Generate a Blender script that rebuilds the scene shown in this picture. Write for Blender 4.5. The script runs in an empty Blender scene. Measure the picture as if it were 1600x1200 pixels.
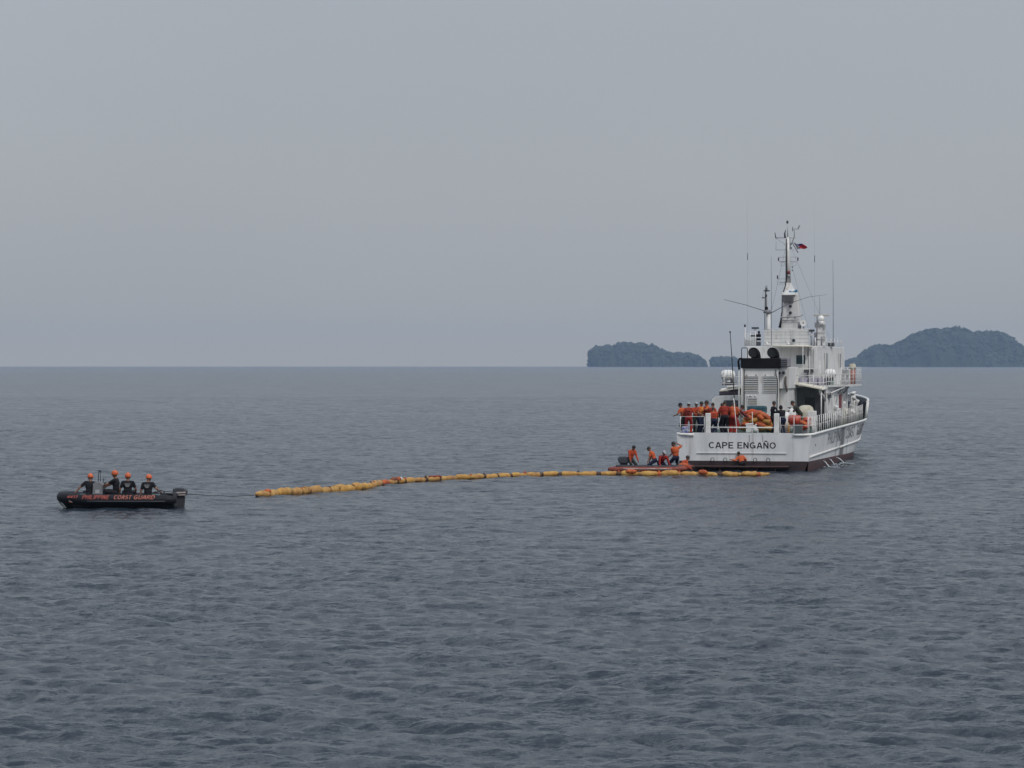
import bpy, bmesh, math, random
import numpy as np
from mathutils import Vector, Matrix, Euler

sc = bpy.context.scene
COL = sc.collection
R = math.radians
rnd = random.Random(11)

# ------------------------------------------------------------------ camera
H_CAM = 5.75
cam_d = bpy.data.cameras.new('camera')
cam = bpy.data.objects.new('camera', cam_d)
COL.objects.link(cam)
cam.location = (0, 0, H_CAM)
cam.rotation_euler = (R(90 - 0.3794), 0, 0)
cam_d.sensor_width = 36.0
cam_d.lens = 4500.0 / 1600.0 * 36.0
cam_d.clip_start = 0.5
cam_d.clip_end = 60000
sc.camera = cam

# ------------------------------------------------------------------ sky and sun (high thin overcast, sun veiled behind the camera)
SUN_EL, SUN_AZ = 48.0, 145.0          # azimuth clockwise from +Y (north = straight ahead)
world = bpy.data.worlds.new('World')
sc.world = world
world.use_nodes = True
wn, wl = world.node_tree.nodes, world.node_tree.links
wn.clear()
wout = wn.new('ShaderNodeOutputWorld')
bg_a = wn.new('ShaderNodeBackground')
bg_b = wn.new('ShaderNodeBackground')
add = wn.new('ShaderNodeAddShader')
sky = wn.new('ShaderNodeTexSky')
sky.sky_type = 'NISHITA'
sky.sun_disc = False
sky.sun_elevation = R(SUN_EL)
sky.sun_rotation = R(SUN_AZ)
sky.dust_density = 4.0
sky.air_density = 1.0
wl.new(sky.outputs[0], bg_a.inputs['Color'])
bg_a.inputs['Strength'].default_value = 0.012     # the little clear sky that shows through the veil
geo = wn.new('ShaderNodeTexCoord')
sep = wn.new('ShaderNodeSeparateXYZ')
wl.new(geo.outputs['Generated'], sep.inputs[0])
ramp = wn.new('ShaderNodeMapRange')               # overcast: brighter towards the zenith, all round
ramp.inputs['From Min'].default_value = 0.0
ramp.inputs['From Max'].default_value = 1.0
ramp.inputs['To Min'].default_value = 1.0
ramp.inputs['To Max'].default_value = 1.0
wl.new(sep.outputs['Z'], ramp.inputs['Value'])
nz = wn.new('ShaderNodeTexNoise')                 # faint cloud texture
nz.inputs['Scale'].default_value = 2.6
nz.inputs['Detail'].default_value = 3.0
mp = wn.new('ShaderNodeMapping')
mp.inputs['Scale'].default_value = (1, 1, 2.5)
wl.new(geo.outputs['Generated'], mp.inputs['Vector'])
wl.new(mp.outputs[0], nz.inputs['Vector'])
nr = wn.new('ShaderNodeMapRange')
nr.inputs['From Min'].default_value = 0.3
nr.inputs['From Max'].default_value = 0.7
nr.inputs['To Min'].default_value = 0.96
nr.inputs['To Max'].default_value = 1.04
wl.new(nz.outputs[0], nr.inputs['Value'])
mul = wn.new('ShaderNodeMath'); mul.operation = 'MULTIPLY'
wl.new(ramp.outputs[0], mul.inputs[0]); wl.new(nr.outputs[0], mul.inputs[1])
cr = wn.new('ShaderNodeValToRGB')
for _ in range(2): cr.color_ramp.elements.new(0.5)
for e_, (p_, c_) in zip(cr.color_ramp.elements, ((0.0, (0.425, 0.40, 0.34)), (0.03, (0.371, 0.386, 0.393)), (0.14, (0.367, 0.395, 0.432)), (1.0, (0.76, 0.82, 0.92)))):
    e_.position = p_; e_.color = (*c_, 1)
wl.new(sep.outputs['Z'], cr.inputs['Fac'])
wl.new(cr.outputs[0], bg_b.inputs['Color'])
wl.new(mul.outputs[0], bg_b.inputs['Strength'])
wl.new(bg_a.outputs[0], add.inputs[0]); wl.new(bg_b.outputs[0], add.inputs[1])
wl.new(add.outputs[0], wout.inputs['Surface'])

sun_d = bpy.data.lights.new('sun', 'SUN')
sun_d.energy = 1.5
sun_d.angle = R(14)
sun_d.color = (1.0, 0.96, 0.9)
sun = bpy.data.objects.new('sun', sun_d)
COL.objects.link(sun)
_a, _e = R(SUN_AZ), R(SUN_EL)
sdir = Vector((math.sin(_a) * math.cos(_e), math.cos(_a) * math.cos(_e), math.sin(_e)))
sun.rotation_euler = sdir.to_track_quat('Z', 'Y').to_euler()

sc.view_settings.view_transform = 'Standard'
sc.view_settings.look = 'None'
sc.view_settings.gamma = 1.0
sc.view_settings.exposure = 0.0
sc.view_settings.use_curve_mapping = False
sc.render.engine = 'CYCLES'
sc.cycles.max_bounces = 6
sc.cycles.diffuse_bounces = 3
sc.cycles.glossy_bounces = 3
sc.cycles.volume_bounces = 0
sc.cycles.filter_width = 1.5

# ------------------------------------------------------------------ materials
def new_mat(name):
    m = bpy.data.materials.new(name); m.use_nodes = True
    nt = m.node_tree
    return m, nt, nt.nodes['Principled BSDF']

def mix_rgb(nt, fac, a, b):
    n = nt.nodes.new('ShaderNodeMix'); n.data_type = 'RGBA'
    for k, v in ((0, fac), (6, a), (7, b)):
        if hasattr(v, 'is_linked') or hasattr(v, 'links'):
            nt.links.new(v, n.inputs[k])
        else:
            n.inputs[k].default_value = v if not isinstance(v, tuple) else (*v[:3], 1)
    return n.outputs[2]

def noise(nt, scale, detail=3, stretch=(1, 1, 1), rough=0.55, lo=0.35, hi=0.65):
    tc = nt.nodes.new('ShaderNodeTexCoord')
    mpn = nt.nodes.new('ShaderNodeMapping'); mpn.inputs['Scale'].default_value = stretch
    nt.links.new(tc.outputs['Object'], mpn.inputs['Vector'])
    n = nt.nodes.new('ShaderNodeTexNoise')
    n.inputs['Scale'].default_value = scale; n.inputs['Detail'].default_value = detail
    n.inputs['Roughness'].default_value = rough
    nt.links.new(mpn.outputs[0], n.inputs['Vector'])
    r = nt.nodes.new('ShaderNodeMapRange')
    r.inputs['From Min'].default_value = lo; r.inputs['From Max'].default_value = hi
    nt.links.new(n.outputs[0], r.inputs['Value'])
    return r.outputs[0]

MATS = {}
def mat(name, color, rough=0.6, second=None, scale=4.0, stretch=(1, 1, 1), lo=0.35, hi=0.65, metal=0.0, bump=0.0, bscale=20):
    if name in MATS: return MATS[name]
    m, nt, b = new_mat(name)
    second = second or tuple(c * 0.72 for c in color)
    col = mix_rgb(nt, noise(nt, scale, 4, stretch, lo=lo, hi=hi), color, second)
    nt.links.new(col, b.inputs['Base Color'])
    b.inputs['Roughness'].default_value = rough
    b.inputs['Metallic'].default_value = metal
    if bump:
        bn = nt.nodes.new('ShaderNodeBump'); bn.inputs['Strength'].default_value = bump; bn.inputs['Distance'].default_value = 0.02
        nt.links.new(noise(nt, bscale, 3), bn.inputs['Height']); nt.links.new(bn.outputs[0], b.inputs['Normal'])
    MATS[name] = m
    return m

def ship_paint(name, base, dirt, rust_amt=0.25, stain=None, streak_amt=0.5):
    m, nt, b = new_mat(name)
    c1 = mix_rgb(nt, noise(nt, 1.3, 5, (1, 1, 0.35), lo=0.42, hi=0.78), base, dirt)
    streak = noise(nt, 3.2, 4, (1, 1, 0.06), lo=0.56, hi=0.78)
    k = nt.nodes.new('ShaderNodeMath'); k.operation = 'MULTIPLY'; k.inputs[1].default_value = streak_amt
    nt.links.new(streak, k.inputs[0])
    c2 = mix_rgb(nt, k.outputs[0], c1, (0.30, 0.285, 0.26))
    rs = noise(nt, 5.0, 6, (1, 1, 0.22), lo=0.60, hi=0.74)
    k2 = nt.nodes.new('ShaderNodeMath'); k2.operation = 'MULTIPLY'; k2.inputs[1].default_value = rust_amt
    nt.links.new(rs, k2.inputs[0])
    c3 = mix_rgb(nt, k2.outputs[0], c2, (0.24, 0.12, 0.06))
    if stain:                                       # a wide exhaust-soot stain running down the starboard side
        tc = nt.nodes.new('ShaderNodeTexCoord'); s = nt.nodes.new('ShaderNodeSeparateXYZ')
        nt.links.new(tc.outputs['Object'], s.inputs[0])
        w = noise(nt, 2.2, 4, (0.2, 1.0, 0.12), lo=0.15, hi=0.42)
        out = None
        for (y0, hw, amp) in stain:
            d = nt.nodes.new('ShaderNodeMath'); d.operation = 'SUBTRACT'; d.inputs[1].default_value = y0
            nt.links.new(s.outputs['Y'], d.inputs[0])
            ab = nt.nodes.new('ShaderNodeMath'); ab.operation = 'ABSOLUTE'; nt.links.new(d.outputs[0], ab.inputs[0])
            r = nt.nodes.new('ShaderNodeMapRange'); r.interpolation_type = 'SMOOTHSTEP'
            r.inputs['From Min'].default_value = hw * 0.3; r.inputs['From Max'].default_value = hw
            r.inputs['To Min'].default_value = amp; r.inputs['To Max'].default_value = 0
            nt.links.new(ab.outputs[0], r.inputs['Value'])
            if out is None: out = r.outputs[0]
            else:
                mx = nt.nodes.new('ShaderNodeMath'); mx.operation = 'MAXIMUM'
                nt.links.new(out, mx.inputs[0]); nt.links.new(r.outputs[0], mx.inputs[1]); out = mx.outputs[0]
        f = nt.nodes.new('ShaderNodeMath'); f.operation = 'MULTIPLY'
        nt.links.new(out, f.inputs[0]); nt.links.new(w, f.inputs[1])
        side = nt.nodes.new('ShaderNodeMath'); side.operation = 'GREATER_THAN'; side.inputs[1].default_value = 1.0
        nt.links.new(s.outputs['X'], side.inputs[0])
        f2 = nt.nodes.new('ShaderNodeMath'); f2.operation = 'MULTIPLY'
        nt.links.new(f.outputs[0], f2.inputs[0]); nt.links.new(side.outputs[0], f2.inputs[1])
        c3 = mix_rgb(nt, f2.outputs[0], c3, (0.085, 0.085, 0.09))
    nt.links.new(c3, b.inputs['Base Color'])
    b.inputs['Roughness'].default_value = 0.5
    MATS[name] = m
    return m

WHITE = ship_paint('white ship paint', (0.69, 0.69, 0.68), (0.50, 0.50, 0.485), 0.65, streak_amt=0.8)
HULLW = ship_paint('white hull paint', (0.70, 0.71, 0.72), (0.54, 0.55, 0.56), 0.22, streak_amt=0.6, stain=[(15.4, 1.7, 0.9), (12.6, 0.5, 0.45), (18.2, 0.35, 0.4)])
CREAM = ship_paint('cream weathered paint', (0.74, 0.70, 0.60), (0.6, 0.56, 0.46), 0.3)
TRIM = mat('white trim paint', (0.8, 0.8, 0.79), 0.45, (0.62, 0.61, 0.58), 3)
RAILW = mat('white rail paint', (0.78, 0.78, 0.78), 0.5, (0.6, 0.58, 0.55), 6)
BOOT = mat('red brown bottom paint', (0.115, 0.045, 0.042), 0.6, (0.045, 0.028, 0.03), 1.1, (1, 0.6, 2.5))
DARK = mat('near black band', (0.018, 0.014, 0.016), 0.5, (0.05, 0.026, 0.026), 1.5)  # near-black tone of the stern platform and its brackets
BLACK = mat('soot black paint', (0.006, 0.006, 0.008), 0.85, (0.014, 0.012, 0.013), 2)
GREY = mat('grey paint', (0.25, 0.26, 0.28), 0.55, (0.18, 0.18, 0.2), 3)
LGREY = mat('pale grey plastic', (0.42, 0.43, 0.44), 0.5, (0.33, 0.33, 0.33), 3)
DGREY = mat('dark grey paint', (0.06, 0.065, 0.075), 0.55, (0.04, 0.042, 0.05), 3)
INNER = mat('dark blue grey lining and shade', (0.055, 0.06, 0.085), 0.7, (0.03, 0.032, 0.045), 2)  # inner bulwark face; also colours the panel standing in for wheelhouse shadow
SHADEW = mat('white paint darkened to shade', (0.24, 0.24, 0.26), 0.6, (0.15, 0.15, 0.16), 2)  # ship's white darkened, so shade under canopy and mast overhang is in the colour
DECK = mat('green deck paint', (0.045, 0.095, 0.07), 0.75, (0.025, 0.045, 0.04), 2)
GLASS = mat('dark bridge glass', (0.05, 0.085, 0.10), 0.12, (0.035, 0.06, 0.075), 1)
LETTER = mat('black letter paint', (0.012, 0.013, 0.02), 0.5, (0.02, 0.02, 0.03), 3)
LETTERF = mat('faded black letter paint', (0.06, 0.065, 0.085), 0.6, (0.36, 0.36, 0.37), 2.6, lo=0.38, hi=0.62)
LETTERG = mat('worn black letter paint', (0.03, 0.033, 0.045), 0.6, (0.2, 0.2, 0.21), 2.6, lo=0.45, hi=0.7)
CABLE = mat('black cable', (0.012, 0.012, 0.015), 0.6)
WIRE = mat('grey wire', (0.11, 0.115, 0.13), 0.6)
REDP = mat('faded red paint', (0.45, 0.15, 0.12), 0.6, (0.35, 0.2, 0.17), 4)
DKRED = mat('dark red paint', (0.2, 0.02, 0.03), 0.5)
STEEL = mat('dull steel', (0.3, 0.3, 0.31), 0.4, metal=0.6)
BRONZE = mat('beige enamel', (0.5, 0.47, 0.4), 0.5)
YEL = mat('ochre boom fabric', (0.52, 0.30, 0.065), 0.6, (0.38, 0.185, 0.04), 3.5, bump=0.4, bscale=9)
YEL2 = mat('dirty ochre boom fabric', (0.47, 0.28, 0.08), 0.65, (0.32, 0.15, 0.045), 3.0, bump=0.4, bscale=9)
ORGF = mat('orange boom fabric', (0.50, 0.115, 0.02), 0.65, (0.32, 0.06, 0.02), 3.5, bump=0.4, bscale=9)
BRN = mat('stained brown fabric', (0.10, 0.05, 0.025), 0.75, (0.05, 0.03, 0.02), 4)
ORG = mat('orange drill cotton', (0.42, 0.07, 0.03), 0.8, (0.36, 0.05, 0.02), 9)
ORGD = mat('dark orange drill cotton', (0.30, 0.04, 0.022), 0.8, (0.2, 0.025, 0.018), 9)
ORGL = mat('bright orange drill cotton', (0.50, 0.115, 0.045), 0.8, (0.45, 0.09, 0.03), 9)
ORGY = mat('yellow orange vest nylon', (0.58, 0.2, 0.03), 0.7, (0.4, 0.12, 0.02), 9)
RED = mat('red cotton', (0.34, 0.03, 0.022), 0.8, (0.22, 0.018, 0.016), 9)
NAVY = mat('navy cotton', (0.012, 0.016, 0.045), 0.85, (0.02, 0.024, 0.05), 9)
BLKC = mat('black cotton', (0.010, 0.010, 0.014), 0.85, (0.018, 0.018, 0.022), 9)
OLIVE = mat('dark olive cotton', (0.035, 0.04, 0.032), 0.85, (0.022, 0.026, 0.022), 9)
GRNPANT = mat('slate green cotton', (0.04, 0.05, 0.05), 0.85, (0.028, 0.034, 0.034), 9)
SKIN = mat('tanned skin', (0.24, 0.115, 0.07), 0.55, (0.19, 0.085, 0.05), 14)
HAIR = mat('black hair', (0.008, 0.007, 0.007), 0.5)
SHOE = mat('black boots', (0.012, 0.012, 0.012), 0.6)
HELM = mat('orange helmet shell', (0.66, 0.135, 0.035), 0.45, (0.45, 0.08, 0.025), 5)
CAPW = mat('pale cap cloth', (0.42, 0.42, 0.46), 0.8)
RUBBER = mat('black inflatable fabric', (0.008, 0.009, 0.013), 0.55, (0.014, 0.015, 0.02), 3)
RHULL = mat('dark grey boat bottom', (0.024, 0.027, 0.033), 0.5, (0.016, 0.018, 0.022), 3)
REDINF = mat('red orange inflatable fabric', (0.27, 0.058, 0.035), 0.65, (0.13, 0.03, 0.025), 3)
LETO = mat('orange red letter paint', (0.42, 0.075, 0.045), 0.6, (0.26, 0.05, 0.035), 8)
LETP = mat('peach letter paint', (0.45, 0.16, 0.105), 0.6, (0.36, 0.09, 0.06), 8)
LETW = mat('pale letter paint', (0.6, 0.5, 0.46), 0.6)
MOTOR = mat('grey blue motor cowl', (0.055, 0.062, 0.078), 0.4, (0.04, 0.045, 0.055), 5)
TEAL = mat('teal tarpaulin', (0.018, 0.085, 0.105), 0.6, (0.012, 0.05, 0.075), 5)
BLUE = mat('blue tarpaulin', (0.03, 0.06, 0.2), 0.6, (0.02, 0.035, 0.12), 5)
STYRO = mat('white foam', (0.75, 0.75, 0.74), 0.8, (0.62, 0.62, 0.6), 6)
DRED = mat('red orange plastic drum', (0.48, 0.07, 0.035), 0.45, (0.36, 0.05, 0.03), 5)
YLAD = mat('yellow ladder paint', (0.5, 0.36, 0.12), 0.55)
CANV = mat('cream canvas', (0.56, 0.53, 0.44), 0.8, (0.38, 0.36, 0.28), 4)
OLV = mat('mustard cloth', (0.36, 0.2, 0.05), 0.8, (0.25, 0.14, 0.04), 5)
NET = mat('green net', (0.02, 0.09, 0.05), 0.9, (0.01, 0.04, 0.025), 9)
FLR = mat('flag red', (0.46, 0.02, 0.035), 0.75)
FLB = mat('flag blue', (0.04, 0.05, 0.24), 0.75)
FLW = mat('flag white', (0.6, 0.6, 0.66), 0.75)
FLY = mat('flag yellow', (0.7, 0.5, 0.08), 0.75)
PEN = mat('blue pennant cloth', (0.06, 0.2, 0.34), 0.75)
FOAM = mat('white water foam', (0.6, 0.63, 0.66), 0.5, (0.3, 0.35, 0.4), 9)
LENS = mat('dark lens', (0.02, 0.02, 0.025), 0.1)
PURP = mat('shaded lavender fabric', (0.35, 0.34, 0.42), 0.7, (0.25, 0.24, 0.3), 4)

for m_ in (RUBBER, BLKC, NAVY, BLACK, OLIVE, ORG, ORGD, ORGL, RED, GRNPANT, DARK, RHULL):
    m_.node_tree.nodes['Principled BSDF'].inputs['Specular IOR Level'].default_value = 0.2

# ------------------------------------------------------------------ mesh builder
class MB:
    def __init__(s): s.v = []; s.f = []; s.m = []; s.s = []
    def _add(s, vs, fs, mi=0, sm=False):
        o = len(s.v); s.v += [tuple(v) for v in vs]
        for f in fs: s.f.append(tuple(i + o for i in f)); s.m.append(mi); s.s.append(sm)
        return s
    def box(s, c, size, rot=None, mi=0):
        x, y, z = (d / 2 for d in size); vs = []
        M = Euler(rot).to_matrix() if rot else None
        for sx, sy, sz in ((-1,-1,-1),(1,-1,-1),(1,1,-1),(-1,1,-1),(-1,-1,1),(1,-1,1),(1,1,1),(-1,1,1)):
            p = Vector((sx*x, sy*y, sz*z))
            if M: p = M @ p
            vs.append(p + Vector(c))
        return s._add(vs, [(3,2,1,0),(4,5,6,7),(0,1,5,4),(1,2,6,5),(2,3,7,6),(3,0,4,7)], mi)
    def span(s, x0, x1, y0, y1, z0, z1, mi=0):
        return s.box(((x0+x1)/2, (y0+y1)/2, (z0+z1)/2), (abs(x1-x0), abs(y1-y0), abs(z1-z0)), None, mi)
    def hexa(s, p, mi=0):       # 4 bottom, 4 top corner points
        return s._add(p, [(3,2,1,0),(4,5,6,7),(0,1,5,4),(1,2,6,5),(2,3,7,6),(3,0,4,7)], mi)
    def cyl(s, a, b, r0, r1=None, n=10, mi=0, sm=True, cap=True):
        return s.tube([a, b], [r0, r0 if r1 is None else r1], n, mi, sm, cap)
    def tube(s, pts, r, n=8, mi=0, sm=True, cap=True, flat=1.0):
        pts = [Vector(p) for p in pts]
        rs = r if isinstance(r, (list, tuple)) else [r] * len(pts)
        vs = []; ref = None
        for i, p in enumerate(pts):
            t = (pts[min(i+1, len(pts)-1)] - pts[max(i-1, 0)])
            t = t.normalized() if t.length > 1e-9 else Vector((0, 0, 1))
            if ref is None:
                ref = Vector((0, 0, 1)) if abs(t.z) < 0.9 else Vector((0, 1, 0))
            a = t.cross(ref); a = a.normalized() if a.length > 1e-6 else Vector((1, 0, 0))
            b = a.cross(t).normalized(); ref = b
            for k in range(n):
                w = 2 * math.pi * k / n
                vs.append(p + a * math.cos(w) * rs[i] + b * math.sin(w) * rs[i] * flat)
        fs = []
        for i in range(len(pts) - 1):
            for k in range(n):
                fs.append((i*n+k, i*n+(k+1) % n, (i+1)*n+(k+1) % n, (i+1)*n+k))
        s._add(vs, fs, mi, sm)
        if cap:
            o = len(s.v) - len(vs)
            s.f.append(tuple(o + k for k in reversed(range(n)))); s.m.append(mi); s.s.append(False)
            e = o + (len(pts)-1)*n
            s.f.append(tuple(e + k for k in range(n))); s.m.append(mi); s.s.append(False)
        return s
    def ell(s, c, r, nu=12, nv=8, rot=None, mi=0, v0=0.0, v1=1.0):
        M = rot if isinstance(rot, Matrix) else (Euler(rot).to_matrix() if rot else Matrix.Identity(3))
        vs = []
        for j in range(nv + 1):
            ph = math.pi * (v0 + (v1 - v0) * j / nv)
            for i in range(nu):
                th = 2 * math.pi * i / nu
                p = Vector((math.sin(ph)*math.cos(th)*r[0], math.sin(ph)*math.sin(th)*r[1], math.cos(ph)*r[2]))
                vs.append(M @ p + Vector(c))
        fs = [(j*nu+i, (j+1)*nu+i, (j+1)*nu+(i+1) % nu, j*nu+(i+1) % nu) for j in range(nv) for i in range(nu)]
        s._add(vs, fs, mi, True)
        if v1 < 1.0:
            o = len(s.v) - nu
            s.f.append(tuple(o + k for k in range(nu))); s.m.append(mi); s.s.append(False)
        return s
    def grid(s, rows, mi=0, sm=True, closed=False):
        n = len(rows[0]); vs = [p for r in rows for p in r]; fs = []
        for i in range(len(rows) - 1):
            for k in range(n if closed else n - 1):
                fs.append((i*n+k, i*n+(k+1) % n, (i+1)*n+(k+1) % n, (i+1)*n+k))
        return s._add(vs, fs, mi, sm)
    def prism(s, poly, y0, y1, mi=0):   # polygon in x,z extruded along y
        n = len(poly)
        vs = [(x, y0, z) for x, z in poly] + [(x, y1, z) for x, z in poly]
        fs = [tuple(range(n)), tuple(reversed(range(n, 2*n)))] + [(i, i+n, (i+1) % n + n, (i+1) % n) for i in range(n)]
        return s._add(vs, fs, mi)
    def mesh(s, name, mats, bev=0.0):
        me = bpy.data.meshes.new(name)
        me.from_pydata([tuple(v) for v in s.v], [], s.f)
        me.polygons.foreach_set('material_index', s.m)
        me.polygons.foreach_set('use_smooth', s.s)
        for m in (mats if isinstance(mats, (list, tuple)) else [mats]): me.materials.append(m)
        bm = bmesh.new(); bm.from_mesh(me)
        bmesh.ops.remove_doubles(bm, verts=bm.verts, dist=1e-5)
        bmesh.ops.recalc_face_normals(bm, faces=bm.faces)
        if bev:
            es = [e for e in bm.edges if len(e.link_faces) == 2 and e.calc_face_angle(0) > 0.6]
            bmesh.ops.bevel(bm, geom=es, offset=bev, segments=2, affect='EDGES', profile=0.6)
        bm.to_mesh(me); bm.free()
        return me
    def build(s, name, mats, parent=None, bev=0.0):
        return obj(name, s.mesh(name, mats, bev), parent)

def obj(name, me, parent=None):
    o = bpy.data.objects.new(name, me); COL.objects.link(o)
    if parent: o.parent = parent
    return o
def tag(o, label=None, cat=None, group=None, kind=None):
    if label: o['label'] = label
    if cat: o['category'] = cat
    if group: o['group'] = group
    if kind: o['kind'] = kind
    return o
def empty(name, loc=(0, 0, 0), rz=0.0, label=None, cat=None, group=None):
    o = bpy.data.objects.new(name, None); COL.objects.link(o)
    o.empty_display_size = 0.2
    o.location = loc; o.rotation_euler = (0, 0, rz)
    return tag(o, label, cat, group)
def _arc(cx, cy, rx, ry, a0, a1, n=14):
    return [(cx + rx * math.cos(R(a0 + (a1 - a0) * k / n)), cy + ry * math.sin(R(a0 + (a1 - a0) * k / n))) for k in range(n + 1)]
_N = [[(.08, 0), (.08, 1)], [(.11, .93), (.57, .07)], [(.60, 0), (.60, 1)]]
_P = [[(.08, 0), (.08, 1)], [(.16, .925), (.40, .925)] + _arc(.40, .70, .21, .225, 80, -80, 8) + [(.40, .475), (.16, .475)]]
GLYPH = {
 'C': (.76, [_arc(.39, .5, .31, .425, 42, 318)]),
 'A': (.74, [[(.06, 0), (.33, .98)], [(.41, .98), (.68, 0)], [(.20, .30), (.54, .30)]]),
 'P': (.70, _P),
 'R': (.74, _P + [[(.40, .44), (.64, 0)]]),
 'E': (.68, [[(.62, .925), (.16, .925)], [(.08, 1), (.08, 0)], [(.16, .075), (.64, .075)], [(.16, .51), (.57, .51)]]),
 'N': (.70, _N),
 '\u00d1': (.70, _N + [[(.16, 1.14), (.26, 1.21), (.42, 1.13), (.52, 1.20)]]),
 'G': (.82, [_arc(.40, .5, .32, .425, 48, 325), [(.44, .44), (.74, .44)], [(.70, .37), (.70, .08)]]),
 'O': (.82, [_arc(.41, .5, .33, .425, 90, 451, 22)]),
 'H': (.72, [[(.08, 0), (.08, 1)], [(.62, 0), (.62, 1)], [(.16, .5), (.54, .5)]]),
 'I': (.22, [[(.11, 0), (.11, 1)]]),
 'L': (.62, [[(.08, 0), (.08, 1)], [(.16, .075), (.58, .075)]]),
 'S': (.70, [_arc(.35, .70, .25, .225, 35, 250, 10) + _arc(.35, .29, .27, .22, 70, -150, 10)]),
 'T': (.66, [[(.02, .925), (.64, .925)], [(.33, .84), (.33, 0)]]),
 'U': (.72, [[(.08, 1), (.08, .36)] + _arc(.36, .36, .28, .285, 190, 350, 10) + [(.64, .36), (.64, 1)]]),
 'D': (.74, [[(.08, 0), (.08, 1)], [(.16, .925), (.34, .925)] + _arc(.34, .5, .33, .425, 80, -80, 12) + [(.34, .075), (.16, .075)]]),
 '4': (.66, [[(.46, 0), (.46, 1)], [(.39, .90), (.07, .30)], [(.04, .25), (.62, .25)]]),
 '1': (.44, [[(.28, 0), (.28, 1)], [(.21, .88), (.06, .74)]]),
}
def text_mesh(name, body, size, mats, weight=0.15, slant=0.0):
    """painted lettering: every stroke of every letter is a thin strip; strokes sit a fraction of a millimetre apart in depth"""
    mb = MB(); x0 = 0.0
    for ch in body:
        if ch == ' ': x0 += .38; continue
        w_, strokes = GLYPH[ch]
        for k, pl in enumerate(strokes):
            dense = [pl[0]]
            for p_, q_ in zip(pl[:-1], pl[1:]):
                m_ = max(1, math.ceil(math.hypot(q_[0] - p_[0], q_[1] - p_[1]) / .16))
                dense += [(p_[0] + (q_[0] - p_[0]) * i_ / m_, p_[1] + (q_[1] - p_[1]) * i_ / m_) for i_ in range(1, m_ + 1)]
            pts = [Vector((x0 + p[0], p[1])) for p in dense]; rows_ = []
            for i_, p in enumerate(pts):
                t_ = (pts[min(i_ + 1, len(pts) - 1)] - pts[max(i_ - 1, 0)]).normalized()
                nrm = Vector((-t_.y, t_.x)) * weight / 2
                for_ = [(q.x + slant * q.y, q.y, .0012 * k) for q in (p + nrm, p - nrm)]
                rows_.append([(a_ * size, b_ * size, c_) for a_, b_, c_ in for_])
            mb.grid(rows_, 0, False)
        x0 += w_ + .12
    return mb.mesh(name, mats)
def mesh_xy(me):
    a = np.empty(len(me.vertices) * 3); me.vertices.foreach_get('co', a); return a.reshape(-1, 3)

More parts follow.
